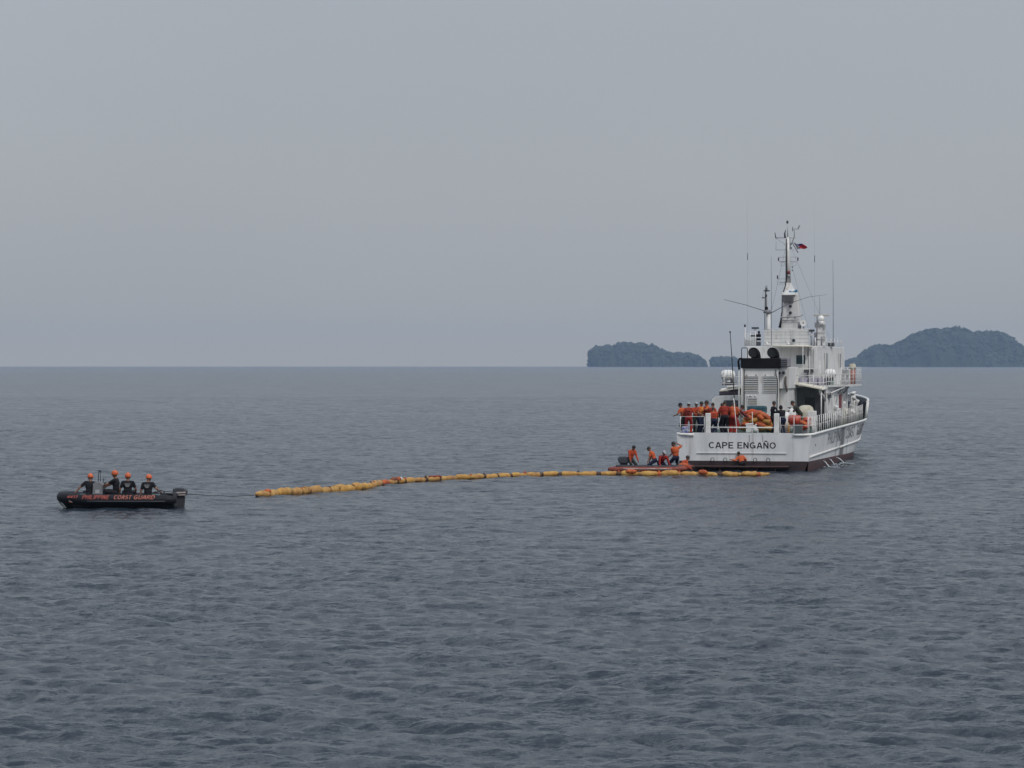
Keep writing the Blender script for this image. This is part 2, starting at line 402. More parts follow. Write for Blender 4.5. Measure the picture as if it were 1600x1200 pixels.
# ------------------------------------------------------------------ water
def build_water():
    rs = np.random.default_rng(5)
    def tile(L, N, bands, wind, spread, peak):
        kx = np.fft.fftfreq(N, L / N) * 2 * np.pi
        KX, KY = np.meshgrid(kx, kx, indexing='ij')
        K = np.hypot(KX, KY); K[0, 0] = 1
        ang = np.arctan2(KY, KX) - wind
        D = 0.12 + np.abs(np.cos(ang)) ** spread
        kp = 2 * np.pi / peak
        P = np.exp(-0.75 * (kp / K) ** 2) / K ** 4 * D
        P[0, 0] = 0
        A = np.sqrt(P) * (rs.normal(size=(N, N)) + 1j * rs.normal(size=(N, N)))
        out = []
        for lo, hi in bands:
            lam = 2 * np.pi / K
            a = np.where((lam >= lo) & (lam < hi), A, 0)
            h = np.real(np.fft.ifft2(a)) * N * N
            dx = np.real(np.fft.ifft2(-1j * a * KX / K)) * N * N
            dy = np.real(np.fft.ifft2(-1j * a * KY / K)) * N * N
            sl = np.real(np.fft.ifft2(1j * a * KY)) * N * N
            out.append((h, dx, dy, sl.std()))
        return out
    def sample(F, L, x, y):
        N = F.shape[0]
        u = (x / L * N) % N; v = (y / L * N) % N
        i = np.floor(u).astype(int); j = np.floor(v).astype(int); fu = u - i; fv = v - j
        i %= N; j %= N; i1 = (i + 1) % N; j1 = (j + 1) % N
        return (F[i, j]*(1-fu)*(1-fv) + F[i1, j]*fu*(1-fv) + F[i, j1]*(1-fu)*fv + F[i1, j1]*fu*fv)
    wind = R(78)
    bands = [(5.0, 40.0), (1.8, 5.0), (0.75, 1.8), (0.25, 0.75)]
    target = [0.013, 0.037, 0.108, 0.175]      # rms slope along y for each band
    LT = [97.0, 43.0, 23.0, 13.0]
    NT = [512, 512, 512, 512]
    F = []
    for (b, L, N, tg, w) in zip(bands, LT, NT, target, (wind, wind + 0.18, wind - 0.22, wind + 0.3)):
        h, dx, dy, s = tile(L, N, [b], w, 3.0, 7.0)[0]
        k = tg / s
        F.append((h * k, dx * k, dy * k))
    # rows: spacing grows with distance; a polar fan in front of the place the photograph was taken from, 34 m out to the horizon
    rows = [26.0]
    while rows[-1] < 10500:
        r = rows[-1]
        rows.append(min(10500, r + max(0.085, min(r * r / 18500.0, r * 0.0025) if r < 520 else r * 0.03)))
    rows = np.array(rows)
    half = R(42)
    side = R(12.6) + (half - R(12.6)) * np.linspace(0, 1, 101)[1:] ** 1.6
    th = np.concatenate([-side[::-1], np.linspace(-R(12.6), R(12.6), 560), side])
    Rr, T = np.meshgrid(rows, th, indexing='ij')
    X = Rr * np.sin(T); Y = Rr * np.cos(T)
    dr = np.gradient(rows)[:, None] * np.ones_like(T)
    Z = np.zeros_like(X); DX = np.zeros_like(X); DY = np.zeros_like(X)
    gust = 0.88 + 0.16 * np.sin(X * 0.05 + 1.7 * np.sin(Y * 0.021)) * np.sin(Y * 0.037 + X * 0.011)
    for (h, dx, dy), L, b in zip(F, LT, bands):
        lam = math.sqrt(b[0] * min(b[1], b[0] * 3))
        fade = np.clip((lam / dr - 0.8) / 1.2, 0, 1)
        fade *= np.clip((Rr - 27) / 6, 0, 1) * gust * np.clip((half - np.abs(T)) / R(12), 0, 1)
        Z += fade * sample(h, L, X, Y); DX += fade * sample(dx, L, X, Y); DY += fade * sample(dy, L, X, Y)
    X2 = X + 1.25 * DX; Y2 = Y + 1.25 * DY
    co = np.stack([X2, Y2, Z], -1).reshape(-1, 3)
    nr_, nc_ = X.shape
    idx = np.arange(nr_ * nc_).reshape(nr_, nc_)
    q = np.stack([idx[:-1, :-1], idx[:-1, 1:], idx[1:, 1:], idx[1:, :-1]], -1).reshape(-1, 4)[:, ::-1]
    # the rest of the sea all round
    extra_v = []; extra_f = []
    base = len(co)
    ang = np.linspace(half, 2 * math.pi - half, 80)
    rr = [26.0, 60, 150, 400, 1500, 10500]
    for r in rr:
        for a in ang: extra_v.append((r * math.sin(a), r * math.cos(a), 0.0))
    for i in range(len(rr) - 1):
        for k in range(len(ang) - 1):
            p = base + i * len(ang) + k
            extra_f.append((p, p + len(ang), p + len(ang) + 1, p + 1))
    c0 = base + len(extra_v)
    full = np.linspace(0, 2 * math.pi, 48, endpoint=False)
    extra_v.append((0, 0, 0)); 
    for a in full: extra_v.append((26.3 * math.sin(a), 26.3 * math.cos(a), -0.004))
    for k in range(48): extra_f.append((c0, c0 + 1 + (k + 1) % 48, c0 + 1 + k))
    co = np.vstack([co, np.array(extra_v)])
    q = np.vstack([q, np.array([f for f in extra_f if len(f) == 4])])
    tri = np.array([f for f in extra_f if len(f) == 3])
    me = bpy.data.meshes.new('water')
    me.vertices.add(len(co)); me.vertices.foreach_set('co', co.ravel())
    nl = q.size + tri.size
    me.loops.add(nl); me.loops.foreach_set('vertex_index', np.concatenate([q.ravel(), tri.ravel()]).astype(np.int32))
    npoly = len(q) + len(tri)
    me.polygons.add(npoly)
    st = np.concatenate([np.arange(len(q)) * 4, q.size + np.arange(len(tri)) * 3]).astype(np.int32)
    me.polygons.foreach_set('loop_start', st)
    me.polygons.foreach_set('use_smooth', np.ones(npoly, dtype=bool))
    me.update(calc_edges=True); me.validate()
    o = obj('water', me); tag(o, 'grey blue rippled sea reaching the horizon', None, None, 'structure')
    m, nt, b = new_mat('sea water')
    b.inputs['Base Color'].default_value = (0.024, 0.036, 0.050, 1)
    b.inputs['Roughness'].default_value = 0.17
    b.inputs['IOR'].default_value = 1.333
    tc = nt.nodes.new('ShaderNodeTexCoord')
    acc = None
    for (scale, stretch, amp) in ((1.7, (0.55, 1.4, 1), 1.1), (5.0, (0.6, 1.4, 1), 1.35), (13.0, (0.6, 1.3, 1), 1.3), (31.0, (0.6, 1.3, 1), 1.0), (0.24, (0.6, 1.3, 1), 0.42)):
        mpn = nt.nodes.new('ShaderNodeMapping'); mpn.inputs['Scale'].default_value = stretch
        nt.links.new(tc.outputs['Object'], mpn.inputs['Vector'])
        n = nt.nodes.new('ShaderNodeTexNoise'); n.inputs['Scale'].default_value = scale
        n.inputs['Detail'].default_value = 2.0; n.inputs['Roughness'].default_value = 0.5
        nt.links.new(mpn.outputs[0], n.inputs['Vector'])
        s = nt.nodes.new('ShaderNodeVectorMath'); s.operation = 'SUBTRACT'; s.inputs[1].default_value = (0.5, 0.5, 0.5)
        nt.links.new(n.outputs['Color'], s.inputs[0])
        k = nt.nodes.new('ShaderNodeVectorMath'); k.operation = 'MULTIPLY'; k.inputs[1].default_value = (amp * 0.8, amp, 0)
        nt.links.new(s.outputs[0], k.inputs[0])
        if acc is None: acc = k.outputs[0]
        else:
            ad = nt.nodes.new('ShaderNodeVectorMath'); ad.operation = 'ADD'
            nt.links.new(acc, ad.inputs[0]); nt.links.new(k.outputs[0], ad.inputs[1]); acc = ad.outputs[0]
    g = nt.nodes.new('ShaderNodeNewGeometry')
    ad = nt.nodes.new('ShaderNodeVectorMath'); ad.operation = 'ADD'
    nt.links.new(g.outputs['Normal'], ad.inputs[0]); nt.links.new(acc, ad.inputs[1])
    nn = nt.nodes.new('ShaderNodeVectorMath'); nn.operation = 'NORMALIZE'
    nt.links.new(ad.outputs[0], nn.inputs[0]); nt.links.new(nn.outputs[0], b.inputs['Normal'])
    me.materials.append(m)
    return o
build_water()

# ------------------------------------------------------------------ haze
hz = MB().span(-11000, 11000, -11000, 11000, -1.5, 150).build('haze', [])
tag(hz, 'thin blue grey sea haze over the whole scene', None, None, 'stuff')
hm = bpy.data.materials.new('sea haze'); hm.use_nodes = True
hn = hm.node_tree; hn.nodes.clear()
ho = hn.nodes.new('ShaderNodeOutputMaterial'); hv = hn.nodes.new('ShaderNodeVolumePrincipled')
hv.inputs['Color'].default_value = (0.50, 0.685, 1.0, 1)
hv.inputs['Density'].default_value = 0.000059
hn.links.new(hv.outputs[0], ho.inputs['Volume'])
hz.data.materials.append(hm)

# ------------------------------------------------------------------ islands
LEAF = mat('dark island forest', (0.033, 0.049, 0.027), 0.9, (0.027, 0.042, 0.023), 0.02)
LEAF2 = mat('paler island forest', (0.038, 0.054, 0.030), 0.9, (0.03, 0.045, 0.025), 0.03)
ROCK = mat('grey karst rock', (0.17, 0.165, 0.15), 0.9, (0.07, 0.075, 0.065), 0.03, (1, 1, 0.5))
def island(label, prof, depth, dist, seed, cliff):
    rs = np.random.default_rng(seed)
    px = np.array([p[0] for p in prof]); pz = np.array([p[1] for p in prof])
    nx, ny = 170, 26
    xs = np.linspace(px[0], px[-1], nx); base = np.interp(xs, px, pz)
    vv = np.linspace(-1, 1, ny)
    def shape(v): return np.clip(1 - np.abs(v) ** cliff, 0, 1) ** 0.55
    rough = rs.normal(size=(nx, ny))
    for _ in range(5): rough = (rough + np.roll(rough, 1, 0) + np.roll(rough, 1, 1) + np.roll(rough, -1, 0)) / 4 * 1.25
    rows = []
    for i in range(nx):
        ridge = 0.28 * math.sin(xs[i] * 0.013 + seed) + 0.12 * math.sin(xs[i] * 0.041)
        dd = depth * (0.55 + 0.45 * base[i] / pz.max())
        r = []
        for j in range(ny):
            v = vv[j]
            w = v - ridge * (1 - v * v)
            z = base[i] * shape(w) * (1 - 0.10 * max(0, rough[i, j])) - 1.5
            r.append((xs[i] + 1.5 * rough[i, j], dist + v * dd + 5 * rough[i, j], z))
        rows.append(r)
    o = MB().grid(rows, 0, False).build('island', [LEAF])
    tag(o, label, None, None, 'structure')
    # forest: leafy crown clumps all over the slopes
    mb = MB()
    ico = bmesh.new(); bmesh.ops.create_icosphere(ico, subdivisions=1, radius=1.0)
    iv = np.array([v.co[:] for v in ico.verts]); jf = [tuple(v.index for v in f.verts) for f in ico.faces]; ico.free()
    flat = np.array(rows).reshape(nx, ny, 3)
    area = int((px[-1] - px[0]) * 4.5)
    for _ in range(area):
        i = rs.integers(0, nx - 1); j = rs.integers(0, ny - 1)
        t, u = rs.random(), rs.random()
        p = flat[i, j] * (1-t) * (1-u) + flat[i+1, j] * t * (1-u) + flat[i, j+1] * (1-t) * u + flat[i+1, j+1] * t * u
        if p[2] < 2 + 4 * rs.random(): continue
        steep = abs(flat[i, j+1][2] - flat[i, j][2]) / (abs(flat[i, j+1][1] - flat[i, j][1]) + 0.1)
        if steep > 3.5 and rs.random() < 0.15: continue
        r = rs.uniform(3.0, 8.0) * (0.7 + 0.4 * min(1, p[2] / 60))
        vs = iv * (1 + 0.22 * rs.normal(size=(len(iv), 1))) * np.array([r, r, r * rs.uniform(0.7, 1.05)]) + p + np.array([0, 0, r * 0.10 - 1.0])
        mb._add([tuple(v) for v in vs], jf, 0 if rs.random() < 0.62 else 1, False)
    f = mb.build('forest', [LEAF, LEAF2], o); f['kind'] = 'stuff'
K_I = 8500.0 / 4500.0
def prof(pts): return [((x - 800) * K_I, max(0.0, (572.9 - y) * K_I)) for x, y in pts]
island('low steep-sided wooded islet left of the ship, longest slope falling right',
       prof([(919,572.9),(919.3,556),(921,549),(930,543),(945,541),(950,539.5),(955,542),(958,543),(962,540),(972,536.5),(985,535.5),(990,537),(1000,537.5),(1005,536),(1012,538),(1020,539),(1026,542),(1028,546),(1034,547),(1040,549),(1048,551.5),(1053,553),(1057,551),(1063,551.5),(1068,553),(1076,551.5),(1082,554),(1090,555),(1095,560),(1100,563),(1102,569),(1104,571),(1110,572),(1111,572.9)]), 95, 8500, 3, 3.0)
island('smallest flat-topped wooded islet, partly hidden behind the funnel',
       prof([(1113,572.9),(1113.6,562),(1117,558),(1125,559),(1130,558),(1140,558.5),(1150,560),(1160,562),(1168,566),(1172,572.9)]), 60, 8560, 8, 3.0)
island('largest wooded island with a domed summit at right of the ship',
       prof([(1318,572.9),(1320,568),(1328,561),(1337,560),(1344,553),(1356,544),(1367,539),(1380,539.5),(1395,539),(1402,534),(1415,530),(1420,525),(1432,519),(1447,513),(1457,512),(1463,514.5),(1470,512),(1473,510),(1480,512),(1483,511),(1495,511),(1505,514),(1515,516.5),(1522,521),(1526,519),(1535,517),(1540,518),(1548,519),(1560,516.5),(1568,517),(1572,523),(1580,527),(1584,533),(1592,539),(1600,544),(1618,552),(1640,562),(1655,572.9)]), 170, 8500, 21, 2.2)

# ------------------------------------------------------------------ people
def ik(a, t, l1, l2, pole):
    a, t, pole = Vector(a), Vector(t), Vector(pole)
    d = t - a; L = d.length
    mx = (l1 + l2) * 0.995
    if L > mx: d = d * (mx / L); t = a + d; L = mx
    L = max(L, abs(l1 - l2) + 0.03)
    u = d.normalized()
    c = (l1*l1 + L*L - l2*l2) / (2*L); hgt = math.sqrt(max(0, l1*l1 - c*c))
    pl = pole - u * pole.dot(u)
    pl = pl.normalized() if pl.length > 1e-6 else Vector((0, 1, 0))
    return a + u * c + pl * hgt, t
def blob_mesh(prims, voxel, mats_order, inflate=0.0, smooth=2):
    """prims: (kind, key, data): cap = tapered limb a,b,ra,rb,flat ; ell = centre, radii, matrix. Merged into one continuous skin."""
    mb = MB()
    for kind, key, d in prims:
        if kind == 'cap':
            a, b, ra, rb = d
            a, b = Vector(a), Vector(b); ra += inflate; rb += inflate
            mb.cyl(a, b, ra, rb, 12)
            mb.ell(a, (ra, ra, ra), 12, 8); mb.ell(b, (rb, rb, rb), 12, 8)
        else:
            c, r, M = d
            mb.ell(c, tuple(x + inflate for x in r), 14, 10, M)
    me = bpy.data.meshes.new('tmp'); me.from_pydata([tuple(v) for v in mb.v], [], mb.f)
    o = bpy.data.objects.new('tmp', me); COL.objects.link(o)
    rm = o.modifiers.new('r', 'REMESH'); rm.mode = 'VOXEL'; rm.voxel_size = voxel
    sm = o.modifiers.new('s', 'SMOOTH'); sm.factor = 0.5; sm.iterations = smooth
    dg = bpy.context.evaluated_depsgraph_get()
    out = bpy.data.meshes.new_from_object(o.evaluated_get(dg))
    bpy.data.objects.remove(o); bpy.data.meshes.remove(me)
    n = len(out.polygons)
    c = np.empty(n * 3); out.polygons.foreach_get('center', c); c = c.reshape(-1, 3)
    best = np.full(n, 1e9); mi = np.zeros(n, dtype=np.int32)
    for kind, key, d in prims:
        if kind == 'cap':
            a, b, ra, rb = np.array(d[0]), np.array(d[1]), d[2], d[3]
            ab = b - a; t = np.clip(((c - a) @ ab) / (ab @ ab + 1e-9), 0, 1)
            dist = np.linalg.norm(c - (a + t[:, None] * ab), axis=1) - (ra + (rb - ra) * t)
        else:
            cc, r, M = d; Mi = np.array(M.transposed()) if M is not None else np.eye(3)
            q = (c - np.array(cc)) @ Mi.T / np.array(r)
            dist = (np.linalg.norm(q, axis=1) - 1) * min(r)
        w = dist < best; best[w] = dist[w]; mi[w] = mats_order.index(key)
    out.polygons.foreach_set('material_index', mi)
    out.polygons.foreach_set('use_smooth', np.ones(n, dtype=bool))
    return out
PEOPLE = []
def person(label, loc, face, hip=(0, 0, 0.88), lean=4, side=0, head=(0, 0), hl=None, hr=None, fl=None, fr=None,
           top=None, pants=None, sleeves='short', headgear='hair', vest=None, group=None, scale=1.0, knee=None, elbow=None, hood=None, patch=None, backprint=False):
    top = top or ORG; pants = pants or NAVY
    hip = Vector(hip)
    Mt = Euler((R(-lean), R(side), 0)).to_matrix()
    up = Mt @ Vector((0, 0, 1)); rt = Mt @ Vector((1, 0, 0)); fw = Mt @ Vector((0, 1, 0))
    chest = hip + up * 0.34; neck = hip + up * 0.53 + fw * 0.01
    Mh = Euler((R(-lean * 0.55 + head[0]), R(side * 0.4), R(head[1]))).to_matrix()
    hup = Mh @ Vector((0, 0, 1)); hfw = Mh @ Vector((0, 1, 0)); hrt = Mh @ Vector((1, 0, 0))
    hc = neck + hup * 0.165 + hfw * 0.02
    mo = ['skin', 'top', 'pants', 'shoe']
    P = []
    P.append(('ell', 'pants', (hip + up * 0.0, (0.182, 0.135, 0.14), Mt)))
    P.append(('ell', 'top', (hip + up * 0.16, (0.168, 0.13, 0.16), Mt)))
    P.append(('ell', 'top', (chest, (0.198, 0.145, 0.2), Mt)))
    shl = neck - up * 0.065 - rt * 0.195; shr = neck - up * 0.065 + rt * 0.195
    P.append(('cap', 'top', (shl + rt * 0.05, shr - rt * 0.05, 0.08, 0.08)))
    P.append(('cap', 'skin', (neck - up * 0.04, neck + hup * 0.07, 0.06, 0.052)))
    P.append(('ell', 'skin', (hc + hup * 0.015, (0.084, 0.104, 0.116), Mh)))
    P.append(('ell', 'skin', (hc - hup * 0.06 + hfw * 0.025, (0.061, 0.072, 0.07), Mh)))
    P.append(('cap', 'skin', (hc + hfw * 0.097 + hup * 0.01, hc + hfw * 0.121 - hup * 0.025, 0.012, 0.018)))
    for sg in (-1, 1):
        P.append(('ell', 'skin', (hc + hrt * 0.086 * sg - hup * 0.005 - hfw * 0.005, (0.014, 0.022, 0.034), Mh)))
    hands = []
    for sg, sh, tgt in ((-1, shl, hl), (1, shr, hr)):
        if tgt is None: tgt = hip + rt * (0.27 * sg) + fw * 0.08 + Vector((0, 0, -0.08))
        pole = (elbow if elbow else (0.5 * sg, -0.7, -0.5))
        el, ha = ik(sh, Vector(tgt), 0.285, 0.25, Vector(pole))
        P.append(('cap', 'top', (sh, sh + (el - sh) * 0.62, 0.075, 0.066)))
        P.append(('cap', 'top' if sleeves != 'none' else 'skin', (sh + (el - sh) * 0.62, el, 0.064, 0.056)) if sleeves == 'long' else ('cap', 'skin', (sh + (el - sh) * 0.62, el, 0.05, 0.045)))
        P.append(('cap', 'top' if sleeves == 'long' else 'skin', (el, ha, 0.056 if sleeves == 'long' else 0.045, 0.045 if sleeves == 'long' else 0.032)))
        hd = (ha - el).normalized()
        P.append(('ell', 'skin', (ha + hd * 0.05, (0.034, 0.034, 0.055), hd.to_track_quat('Z', 'Y').to_matrix())))
        hands.append((sg, ha, hd))
    for sg, tgt in ((-1, fl), (1, fr)):
        hj = hip + rt * (0.09 * sg) - up * 0.03
        if tgt is None: tgt = (hip.x + 0.12 * sg, hip.y + 0.02 * sg, 0.08)
        tgt = Vector(tgt)
        kn, an = ik(hj, tgt, 0.42, 0.42, Vector(knee if knee else (0.25 * sg, 1, 0.1)))
        P.append(('cap', 'pants', (hj, kn, 0.108, 0.08)))
        P.append(('cap', 'pants', (kn, an, 0.078, 0.064)))
        P.append(('cap', 'shoe', (an - Vector((0, 0.03, 0.035)), an + Vector((0.03 * sg, 0.14, -0.04)), 0.043, 0.038)))
    me = blob_mesh(P, 0.0165, mo)
    # fingers and thumb, closed a little, grown on to the same mesh
    hb_ = MB()
    for sg, ha, hd in hands:
        sdv = hd.cross(Vector((0, 0, 1)));  sdv = sdv.normalized() if sdv.length > 0.05 else Vector((1, 0, 0))
        pal = sdv.cross(hd).normalized()
        root = ha + hd * 0.085
        for k, ln in enumerate((0.068, 0.078, 0.074, 0.058)):
            b0 = root + sdv * (k - 1.5) * 0.019
            b1 = b0 + hd * ln * 0.55 - pal * 0.012
            b2 = b1 + hd * ln * 0.3 - pal * 0.03
            hb_.tube([b0, b1, b2], [0.0095, 0.009, 0.007], 5)
        t0 = ha + hd * 0.035 - sdv * 0.03 * sg
        hb_.tube([t0, t0 + hd * 0.03 - sdv * 0.022 * sg - pal * 0.012, t0 + hd * 0.06 - sdv * 0.022 * sg - pal * 0.03], [0.012, 0.011, 0.008], 5)
    hm_ = hb_.mesh('fingers', [SKIN])
    keep0 = np.empty(len(me.polygons), dtype=np.int32); me.polygons.foreach_get('material_index', keep0)
    while len(me.materials) < 4: me.materials.append(SKIN)
    me.polygons.foreach_set('material_index', keep0)
    bm = bmesh.new(); bm.from_mesh(me); bm.from_mesh(hm_); bm.to_mesh(me); bm.free()
    me.name = 'person'
    keep = np.empty(len(me.polygons), dtype=np.int32); me.polygons.foreach_get('material_index', keep)
    me.materials.clear()
    for m in (SKIN, top, pants, SHOE): me.materials.append(m)
    me.polygons.foreach_set('material_index', keep)
    o = obj('person', me)
    o.location = loc; o.rotation_euler = (0, 0, R(face)); o.scale = (scale,) * 3
    tag(o, label, 'person', group)
    # eyes and mouth are drawn by tiny meshes on the face
    fm = MB()
    for sg in (-1, 1): fm.ell(hc + hfw * 0.1 + hrt * 0.033 * sg + hup * 0.012, (0.013, 0.006, 0.008), 8, 5, Mh)
    fm.box(hc + hfw * 0.1 - hup * 0.064, (0.04, 0.008, 0.008), None)
    fm.build('face_features', HAIR, o)
    if headgear in ('hair', 'cap', 'palecap'):
        tilt = Mh @ Euler((R(14), 0, 0)).to_matrix()
        MB().ell(hc + hup * 0.022 - hfw * 0.006, (0.094, 0.113, 0.126), 14, 8, tilt, 0, 0.0, 0.55).build('hair', HAIR, o)
    if headgear in ('cap', 'palecap'):
        cm = {'cap': NAVY, 'palecap': CAPW}[headgear]
        cp = MB().ell(hc + hup * 0.035, (0.101, 0.12, 0.122), 14, 7, Mh, 0, 0.0, 0.46)
        cp.ell(hc + hup * 0.045 + hfw * 0.13, (0.075, 0.075, 0.012), 12, 5, Mh)
        cp.build('cap', cm, o)
    if headgear == 'helmet':
        hp = MB().ell(hc + hup * 0.03, (0.118, 0.138, 0.135), 18, 10, Mh, 0, 0.0, 0.60)
        hp.ell(hc + hup * 0.0 - hfw * 0.0, (0.124, 0.145, 0.02), 18, 5, Mh)
        hl_ = hp.build('helmet', HELM, o)
        st = MB()
        for sg in (-1, 1):
            st.tube([hc + hrt * 0.1 * sg - hup * 0.01, hc + hrt * 0.075 * sg - hup * 0.09 + hfw * 0.03, hc - hup * 0.135 + hfw * 0.04], 0.008, 5)
        st.build('chin_strap', BLKC, hl_)
    if headgear == 'hood':
        MB().ell(hc + hup * 0.0 - hfw * 0.012, (0.106, 0.122, 0.142), 16, 10, Mh, 0, 0.0, 0.82).build('hood', top, o)
    if vest:
        V = [('ell', 'v', (chest + fw * 0.01, (0.212, 0.175, 0.21), Mt)), ('ell', 'v', (hip + up * 0.19, (0.19, 0.155, 0.15), Mt)),
             ('cap', 'v', (shl + rt * 0.06, shr - rt * 0.06, 0.09, 0.09))]
        vm = blob_mesh(V, 0.022, ['v']); vm.materials.clear(); vm.materials.append(vest); vm.name = 'life_vest'
        vo = obj('life_vest', vm, o)
        sb = MB()
        for k in (-1, 1): sb.box(hip + up * (0.2 + 0.13 * (k + 1) / 2) - fw * 0.178, (0.24, 0.012, 0.03), Mt.to_euler())
        for k in (-1, 1): sb.box(hip + up * (0.2 + 0.13 * (k + 1) / 2) + fw * 0.19, (0.24, 0.012, 0.03), Mt.to_euler())
        sb.build('strap', BLKC, vo)
    if backprint:
        for k in range(3):
            for m_ in range(5 - k):
                MB().box(chest + up * (.07 - .05 * k) - fw * .149 + rt * (.045 * (m_ - (4 - k) / 2)), (.03, .008, .028), Mt.to_euler()).build('back_print', LGREY, o)
    if patch:
        MB().box(shr + (rt * 0.075) - up * 0.12, (0.012, 0.07, 0.08), Mt.to_euler()).build('sleeve_patch', FLW, o)
    PEOPLE.append(o)
    return o

# ------------------------------------------------------------------ patrol ship
TH = R(13.0)
SO = Vector((12.537, 155.893, 0))
def S(x, y, z=0.0):
    return Vector((SO.x + math.cos(TH) * x + math.sin(TH) * y, SO.y - math.sin(TH) * x + math.cos(TH) * y, z))
ship = empty('patrol_ship', SO, -TH, 'white coast guard patrol ship seen from astern with black funnel top and tall mast', 'ship')
def capz(y): return 1.99 + 0.0102 * y + 0.0002 * max(0, y - 20) ** 2
def rubz(y): return 0.77 + 0.0115 * y
def bootz(y): return 0.55 - 0.0065 * y
def hull_x(u, z):
    t = min(1, max(0, z / 2.0)); tb = max(0, (z - 2.0) / 1.4)
    B = 3.47 + 0.20 * t + 0.13 * tb
    if z < 0: B = 3.47 + z * 0.55
    u0 = 0.42 + 0.15 * t; p = 2.1 + 0.3 * t
    w = max(0.0, (u - u0) / (1 - u0))
    return B * max(0.0, 1 - w ** p)
def stem(z): return 40.6 + 0.85 * max(0, z)
def hx(y, z): return hull_x(y / stem(z), z)
FB = 29.0   # bulwark starts
def bulw(y): return 0.0 if y < FB else 1.10 + 0.012 * (y - FB)
# hull skin
us = sorted(set(list(np.linspace(0, 0.68, 24)) + list(np.linspace(0.68, 1.0, 26))))
hb = MB()
zl = [-0.8, -0.3, 0.0, 'boot', 0.9, 1.45, 'cap']
rowsR = []
for u in us:
    r = []
    for z in zl:
        yy = u * 43.0
        zz = bootz(yy) if z == 'boot' else capz(yy) if z == 'cap' else z
        x = hull_x(u, zz); y = u * stem(zz)
        r.append((x, y, zz))
    rowsR.append(r)
for sg in (1, -1):
    for i in range(len(us) - 1):
        for j in range(len(zl) - 1):
            a, b, c, d = rowsR[i][j], rowsR[i+1][j], rowsR[i+1][j+1], rowsR[i][j+1]
            hb._add([(p[0]*sg, p[1], p[2]) for p in (a, b, c, d)], [(0, 1, 2, 3)], 1 if j < 3 else 0, True)
hull = hb.build('hull', [HULLW, BOOT], ship)
# transom plate: three bands joined (red brown below, white above, low hump in the middle)
tb = MB()
def tpoly(z0, z1, mi, y=-0.015):
    x0, x1 = hull_x(0, z0), hull_x(0, z1)
    tb._add([(-x0, y, z0), (x0, y, z0), (x1, y, z1), (-x1, y, z1), (-x0, y+0.02, z0), (x0, y+0.02, z0), (x1, y+0.02, z1), (-x1, y+0.02, z1)],
            [(0,1,2,3),(7,6,5,4),(0,4,5,1),(3,2,6,7),(0,3,7,4),(1,5,6,2)], mi)
tpoly(-0.8, 0.55, 1); tpoly(0.55, 1.96, 0)
tb.prism([(-2.78, 1.96), (2.72, 1.96), (2.72, 2.07), (-2.78, 2.07)], -0.015, 0.12, 0)
tb.build('transom', [HULLW, mat('dark red brown band', (0.05, 0.026, 0.027), .55, (0.02, 0.014, 0.016), 1.2, (1, 1, 2))], ship)
# decks
db = MB(); rr_ = []
for u in np.linspace(0.001, 0.99, 40):
    yy = u * stem(2.0); x = max(0.02, hx(yy, capz(yy) - 0.04) - 0.02)
    rr_.append([(-x, yy, capz(yy) - 0.04), (0, yy, capz(yy) + 0.02), (x, yy, capz(yy) - 0.04)])
db.grid(rr_, 0, False).build('main_deck', [DECK], ship)
# cap rail: white rounded rail along the deck edge, wrapped round both quarters
for sg in (1, -1):
    pts = [(2.72 * sg, -0.05, capz(0) - 0.03), (3.3 * sg, -0.05, capz(0) - 0.02), (3.6 * sg, 0.03, capz(0))]
    pts += [((hx(y, capz(y)) + 0.03) * sg, y, capz(y)) for y in (0.4, 2, 4, 7, 10, 13, 16, 19, 22, 24, 26, 27.5, FB - 0.1)]
    MB().tube(pts, 0.075, 8).build('cap_rail', TRIM, ship)
    pts = [((hx(y, rubz(y)) + 0.02) * sg, y, rubz(y)) for y in (0.15, 2, 5, 8, 11, 13.9)]
    MB().tube(pts, 0.06, 8).build('rubbing_strake', TRIM, ship)
    pts = [((hx(y, rubz(y)) + 0.02) * sg, y, rubz(y)) for y in (14.3, 17, 20, 23, 25, 26.5, 28, 29.5)] 
    pts += [((hx(31, rubz(31)+.25) + 0.02) * sg, 31, rubz(31)+.25)]
    MB().tube(pts, 0.06, 8).build('rubbing_strake', TRIM, ship)
# fore bulwark, with thickness and a white rounded top
for sg in (1, -1):
    fb = MB(); A = []; B = []
    ys = list(np.linspace(FB, 42.6, 24)); top = []
    for y in ys:
        z0 = capz(y) - 0.02; z1 = capz(y) + bulw(y); zm = (z0 + z1) / 2
        A.append([(hx(y, z) * sg, y, z) for z in (z0, zm, z1)])
        B.append([(max(0.0, hx(y, z) - 0.10) * sg, y, z) for z in (z0, zm, z1)])
        top.append(((hx(y, z1) - 0.04) * sg, y, z1 + 0.02))
    fb.grid(A, 0); fb.grid(B, 1)
    fb._add([A[0][0], A[0][2], B[0][2], B[0][0]], [(0, 1, 2, 3)], 2)
    fb.build('bulwark', [HULLW, INNER, TRIM], ship)
    MB().tube(top, 0.08, 8).build('bulwark_rail', TRIM, ship)
    MB().tube([(hx(FB, capz(FB)) * sg, FB - 0.05, capz(FB)), (hx(FB, capz(FB) + 1.1) * sg, FB - 0.05, capz(FB) + 1.12)], 0.085, 8).build('bulwark_post', TRIM, ship)
